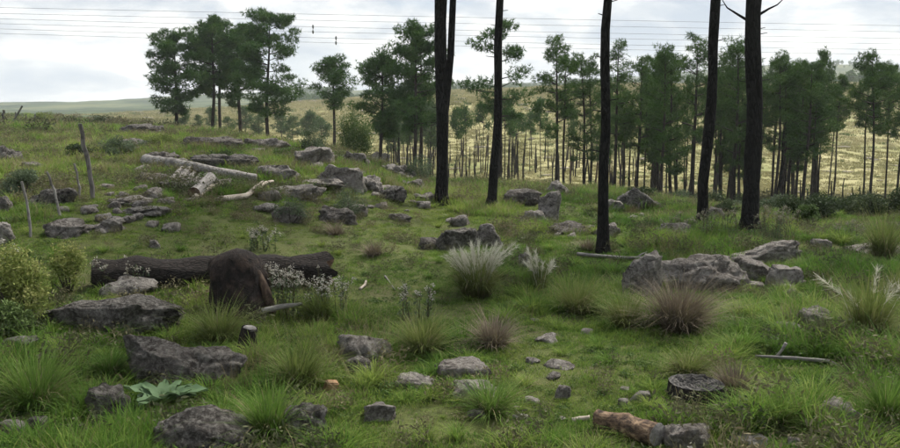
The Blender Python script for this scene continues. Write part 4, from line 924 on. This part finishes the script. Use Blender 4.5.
# ------------------------------------------------------------------ grass and ground cover (stuff)
def scatter(name, label_obj, protos, P, rot, scl, tint, idx):
    me = bpy.data.meshes.new(name); me.vertices.add(len(P)); me.vertices.foreach_set('co', np.asarray(P, np.float32).ravel())
    for nm, ty, dat, f in (('rot', 'FLOAT_VECTOR', rot, 'vector'), ('scl', 'FLOAT_VECTOR', scl, 'vector'), ('tint', 'FLOAT', tint, 'value'), ('idx', 'INT', idx, 'value')):
        at = me.attributes.new(nm, ty, 'POINT'); at.data.foreach_set(f, np.asarray(dat, np.int32 if ty == 'INT' else np.float32).ravel())
    o = bpy.data.objects.new(name, me); COL.objects.link(o)
    ng = bpy.data.node_groups.new(name, 'GeometryNodeTree'); ng.interface.new_socket('Geometry', in_out='INPUT', socket_type='NodeSocketGeometry'); ng.interface.new_socket('Geometry', in_out='OUTPUT', socket_type='NodeSocketGeometry')
    N = ng.nodes; gi = N.new('NodeGroupInput'); go = N.new('NodeGroupOutput'); ip = N.new('GeometryNodeInstanceOnPoints'); ip.inputs['Pick Instance'].default_value = True
    jn = N.new('GeometryNodeJoinGeometry')
    for p in reversed(protos):
        oi = N.new('GeometryNodeObjectInfo'); oi.inputs[0].default_value = p; oi.inputs['As Instance'].default_value = False
        g2 = N.new('GeometryNodeGeometryToInstance'); ng.links.new(oi.outputs['Geometry'], g2.inputs[0]); ng.links.new(g2.outputs[0], jn.inputs[0])
    def na(nm, ty):
        a = N.new('GeometryNodeInputNamedAttribute'); a.data_type = ty; a.inputs[0].default_value = nm; return a.outputs[0]
    ng.links.new(gi.outputs[0], ip.inputs['Points']); ng.links.new(jn.outputs[0], ip.inputs['Instance'])
    ng.links.new(na('idx', 'INT'), ip.inputs['Instance Index']); ng.links.new(na('scl', 'FLOAT_VECTOR'), ip.inputs['Scale'])
    e2 = N.new('FunctionNodeEulerToRotation'); ng.links.new(na('rot', 'FLOAT_VECTOR'), e2.inputs[0]); ng.links.new(e2.outputs[0], ip.inputs['Rotation'])
    ng.links.new(ip.outputs[0], go.inputs[0]); md = o.modifiers.new('scatter', 'NODES'); md.node_group = ng
    tag(o, label_obj, 'grass', kind='stuff'); return o
def proto(name, parts, mat):
    a = Acc()
    for p in parts: a.add(*p)
    me = a.mesh(name, True, True); me.materials.append(MATS[mat]); return bpy.data.objects.new(name, me)
rng = np.random.default_rng(77)
PR = []
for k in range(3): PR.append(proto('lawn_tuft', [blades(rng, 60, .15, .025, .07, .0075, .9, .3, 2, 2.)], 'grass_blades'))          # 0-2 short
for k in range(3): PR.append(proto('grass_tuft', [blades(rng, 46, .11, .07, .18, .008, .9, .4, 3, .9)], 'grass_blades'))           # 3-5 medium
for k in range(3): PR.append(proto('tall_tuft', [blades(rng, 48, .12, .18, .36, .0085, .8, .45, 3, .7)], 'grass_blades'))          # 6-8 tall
for k in range(2): PR.append(proto('dry_tuft', [blades(rng, 26, .10, .15, .42, .0045, .6, .25, 3, .9)], 'grass_dry'))              # 9-10 dry
for k in range(2):                                                                                                                   # 11-12 low weeds
    C = np.concatenate([rng.normal(0, .06, (45, 2)), rng.uniform(.02, .12, (45, 1))], 1); V, F4 = leafquads(rng, C, .045, .5, 1.7); PR.append(proto('leafy_weed', [(V, None, F4)], 'weed_leaf'))
for k in range(2): PR.append(proto('coarse_tuft', [blades(rng, 60, .22, .12, .34, .014, .8, .4, 3, .9)], 'grass_blades'))          # 13-14 coarse, for farther off
for k in range(2): PR.append(proto('coarse_lawn', [blades(rng, 70, .3, .03, .10, .014, .9, .3, 2, 2.)], 'grass_blades'))           # 15-16
PR.append(proto('coarse_dry', [blades(rng, 40, .2, .2, .45, .010, .7, .3, 3, .9)], 'grass_dry'))                                    # 17
for k in range(3): PR.append(proto('arching_clump', [blades(rng, 120, .08, .2, .40, .009, 1.3, .6, 4, .5)], 'grass_blades'))          # 18-20 single arching clumps
for k in range(2):                                                                                                                   # 21-22 low scrub
    C = rng.normal(size=(170, 3)); C /= np.linalg.norm(C, axis=1)[:, None]; C *= rng.uniform(.3, 1, 170)[:, None]; C = C*np.array([.26, .26, .2])+np.array([0, 0, .16]); C[:, 2] = np.maximum(C[:, 2], .01); V, F4 = leafquads(rng, C, .06, 0, 3.2); PR.append(proto('low_scrub', [(V, None, F4)], 'scrub_mix'))
for k in range(2): PR.append(proto('bare_litter', [blades(rng, 30, .16, .02, .08, .006, 2.2, .6, 2, 2.)], 'grass_dry'))          # 23-24 litter
SHORT = [(330, 238, 130, 30), (160, 238, 130, 16), (400, 285, 60, 30), (560, 345, 70, 26), (560, 395, 75, 28), (450, 300, 50, 18), (640, 365, 50, 16), (300, 330, 20, 8), (420, 420, 70, 18), (690, 310, 40, 10), (110, 205, 50, 14), (345, 290, 25, 14), (800, 380, 50, 14)]
TALL = [(300, 340, 70, 34), (150, 320, 90, 24), (430, 270, 70, 22), (640, 300, 60, 40), (850, 300, 70, 60), (210, 345, 60, 20), (780, 400, 70, 30), (480, 200, 60, 12), (60, 390, 80, 30), (580, 290, 50, 20), (880, 400, 40, 40), (730, 240, 80, 14), (510, 320, 40, 14), (250, 400, 50, 40)]
def project(x, y, z):
    c, s = math.cos(PITCH), math.sin(PITCH); dz = z-EYE; f = y*c-dz*s; u = y*s+dz*c
    return 450+FPX*x/f, 224-FPX*u/f
def region(E, px, py):
    r = np.zeros_like(px)
    for cx, cy, a, b_ in E: r = np.maximum(r, np.clip(1.5-np.hypot((px-cx)/a, (py-cy)/b_), 0, 1))
    return np.clip(r*1.6, 0, 1)
def sample(n, d0, d1, power, p0=-70, p1=970):
    u = rng.uniform(0, 1, n); k = 2-power; d = (d0**k+(d1**k-d0**k)*u)**(1/k); px = rng.uniform(p0, p1, n); return (px-450)/FPX*d*1.0, d
x, y = (np.concatenate(q_) for q_ in zip(sample(54000, 5.2, 44, 1.25), sample(9000, 5.2, 40, 1.2, -420, -70), sample(9000, 5.2, 40, 1.2, 970, 1320), sample(1500, 2.5, 5.2, 1., -300, 1200))); z = terrain(x, y); px, py = project(x, y, z); n = len(x)
S, Tl = region(SHORT, px, py), region(TALL, px, py)
h = .43+.40*noise2(x, y, .45, 50, 3)+.22*noise2(x, y, 1.6, 51, 2)-.75*S+.26*Tl
h += np.where(y > 30, .15, 0)+np.where((px < 430) & (y > 15.5), .14, 0)
RA = np.array(ROCKS)
cap = np.full(n, 9.)
for rx, ry, rr_, vis in RA:
    dd = np.hypot(x-rx, y-ry); cap = np.where(dd < rr_, np.minimum(cap, max(vis*.4, .02)/.2 if vis > 0 else .02), cap)
u = rng.uniform(0, 1, n); far = y > 20
idx = np.where(h < .36, rng.integers(0, 3, n), np.where(h < .74, rng.integers(3, 6, n), rng.integers(6, 9, n)))
idx = np.where((u > .93-.05*(h > .6)) & (h > .3), rng.integers(9, 11, n), idx); idx = np.where((u < .09), rng.integers(11, 13, n), idx)
idx = np.where(far, np.where(h < .4, rng.integers(15, 17, n), np.where(u > .76, 17, rng.integers(13, 15, n))), idx)
lit = noise2(x, y, .8, 55, 3); idx = np.where((lit > .38) & (h < .6) & (u < .75), rng.integers(23, 25, n), idx)
u2 = rng.uniform(0, 1, n); cl = noise2(x, y, .6, 56, 2)
idx = np.where((u2 < np.where(far, .03, .035)*np.clip(1+1.5*cl, 0, 2.5)*(1-.75*S)), rng.integers(18, 21, n), idx)
leftm = (px < 430) & (y > 15.5); idx = np.where((u2 > 1-np.where(leftm, .09, np.where(y > 17, .04, .022))*np.clip(1+1.5*noise2(x, y, .3, 57, 2), 0, 3)), rng.integers(21, 23, n), idx)
sc_ = rng.uniform(.7, 1.3, n)*np.where(idx < 3, np.clip(.9+h, .7, 1.4), np.clip(.55+.6*h, .5, 1.2)); sc_ = np.where((lit > .5) & (h < .6) & (u < .72), .3*sc_, sc_); szz = np.minimum(sc_, np.where(idx < 3, 9, cap))
tint = .42+.32*noise2(x, y, .22, 60, 3)+.28*noise2(x, y, 1.1, 61, 2)+rng.normal(0, .15, n)+.16*S+np.where(y > 16, .10, 0)+np.where((px > 500) & (py > 240), .06, 0)
tint = np.where((idx >= 18) & (idx < 21), tint+.18, tint); tint = np.clip(tint, 0, 1)
rot = np.stack([rng.normal(0, .1, n), rng.normal(0, .1, n), rng.uniform(0, 6.28, n)], 1)
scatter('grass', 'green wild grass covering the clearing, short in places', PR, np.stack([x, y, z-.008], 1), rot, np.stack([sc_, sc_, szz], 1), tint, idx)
# rough scrub grass on the plateau at left and on the drop behind the crest
x, y = sample(12000, 40, 130, 1.6, -300, 1200); z = terrain(x, y); px, _ = project(x, y, z); keep = (px < 190-.6*(y-60)) | (y < 58); x, y, z = x[keep], y[keep], z[keep]; n = len(x)
PR2 = [proto('rough_tuft', [blades(rng, 60, .4, .2, .55, .03, .8, .4, 3, .9)], 'grass_blades') for _ in range(2)]+[proto('rough_dry', [blades(rng, 50, .4, .2, .6, .025, .7, .3, 3, .9)], 'grass_dry')]
for k in range(2):
    C = rng.normal(size=(260, 3)); C /= np.linalg.norm(C, axis=1)[:, None]; C *= rng.uniform(.4, 1, 260)[:, None]; C = C*np.array([.6, .6, .4])+np.array([0, 0, .3]); V, F4 = leafquads(rng, C, .13, 0, 2.4); PR2.append(proto('scrub_bush', [(V, None, F4)], 'scrub_mix'))
s_ = rng.uniform(.7, 1.4, n)
scatter('rough_grass', 'rough scrubby grass on the far part of the rise', PR2, np.stack([x, y, z-.02], 1), np.stack([0*x, 0*x, rng.uniform(0, 6.28, n)], 1), np.stack([s_, s_, s_], 1), np.clip(.5+.3*noise2(x, y, .1, 70)+rng.normal(0, .15, n), 0, 1), np.where(rng.uniform(0, 1, n) < .05, rng.integers(3, 5, n), np.where(rng.uniform(0, 1, n) < .35, 2, rng.integers(0, 2, n))))
# dry pasture on the slope across the valley, with pale dead wood
x, y = sample(34000, 58, 330, 1.35, -60, 1200); z = terrain(x, y); px, _ = project(x, y, z); keep = (px > 200-.6*(y-60)); x, y, z = x[keep], y[keep], z[keep]; n = len(x)
PR3 = [proto('pasture_tuft', [blades(rng, 46, .6, .15, .45, .06, .8, .4, 2, 1.2)], 'field_grass') for _ in range(2)]
a_ = []
for k in range(3):
    V, F3, F4 = tube([(-.7, 0, .1), (0, .1, .14), (.8, 0, .08)], [.06, .07, .04], 6); a_.append((V+np.array([0, k*.25, 0]), F3, F4))
PR3.append(proto('dead_wood', a_, 'wood_pale')); PR3.append(proto('green_tuft', [blades(rng, 40, .5, .2, .6, .06, .8, .4, 2, 1.2)], 'weed_leaf'))
s_ = rng.uniform(.6, 1.4, n)*np.clip(y/110, .8, 2.2); u = rng.uniform(0, 1, n); gm = noise2(x, y, .05, 80, 3)
scatter('dry_pasture', 'dry straw-coloured pasture grass on the slope across the valley', PR3, np.stack([x, y, z-.03], 1), np.stack([0*x, 0*x, rng.uniform(0, 6.28, n)], 1), np.stack([s_, s_, s_*.9], 1), np.clip(.5+.45*gm+rng.normal(0, .14, n), 0, 1), np.where(u < .012, 2, np.where(u < .03+.06*(gm > .25), 3, rng.integers(0, 2, n))))
# woods and scrub on the far hills
x, y = sample(9000, 300, 1250, .9, -60, 960); z = terrain(x, y); px, _ = project(x, y, z); wm = noise2(x, y, .014, 90, 3)+np.where((np.abs(y-330) < 30) & (px > 400), .22, 0)+np.where((np.abs(y-900) < 70) & (px > 260), .35, 0)+np.where((y > 600) & (px > 780), .3, 0)-np.where(px < 270, 2., 0); keep = wm > .34; x, y, z = x[keep], y[keep], z[keep]; n = len(x)
PR4 = []
for k in range(3):
    C = rng.normal(size=(130, 3)); C /= np.linalg.norm(C, axis=1)[:, None]; C *= rng.uniform(.5, 1, 130)[:, None]; C = C*np.array([2., 2., 2.2])+np.array([0, 0, 3.2]); V, F4 = leafquads(rng, C, 1.0, 0, 1.3); PR4.append(proto('far_tree', [(V, None, F4), tube([(0, 0, -.3), (0, 0, 3)], [.16, .1], 5)], 'needles'))
s_ = rng.uniform(.35, 1., n)
scatter('distant_woodland', 'hazy woods scattered over the far hills', PR4, np.stack([x, y, z], 1), np.stack([0*x, 0*x, rng.uniform(0, 6.28, n)], 1), np.stack([s_, s_, s_], 1), np.full(n, .5), rng.integers(0, 3, n))['category'] = 'woods'

# ------------------------------------------------------------------ haze
bm = bmesh.new(); bmesh.ops.create_cube(bm, size=1); me = bpy.data.meshes.new('haze'); bm.to_mesh(me); bm.free()
o = obj('haze', me, None, None, (0, 0, 25)); o.scale = (4300, 4300, 120); tag(o, 'thin bluish air over the whole valley', 'haze', kind='stuff')
b = NB('haze_air'); v = b.n('ShaderNodeVolumePrincipled'); v.inputs['Color'].default_value = (.9, .94, 1, 1); v.inputs['Density'].default_value = .00032; v.inputs['Anisotropy'].default_value = .2; b.l(v.outputs[0], b.o.inputs['Volume']); me.materials.append(b.m)
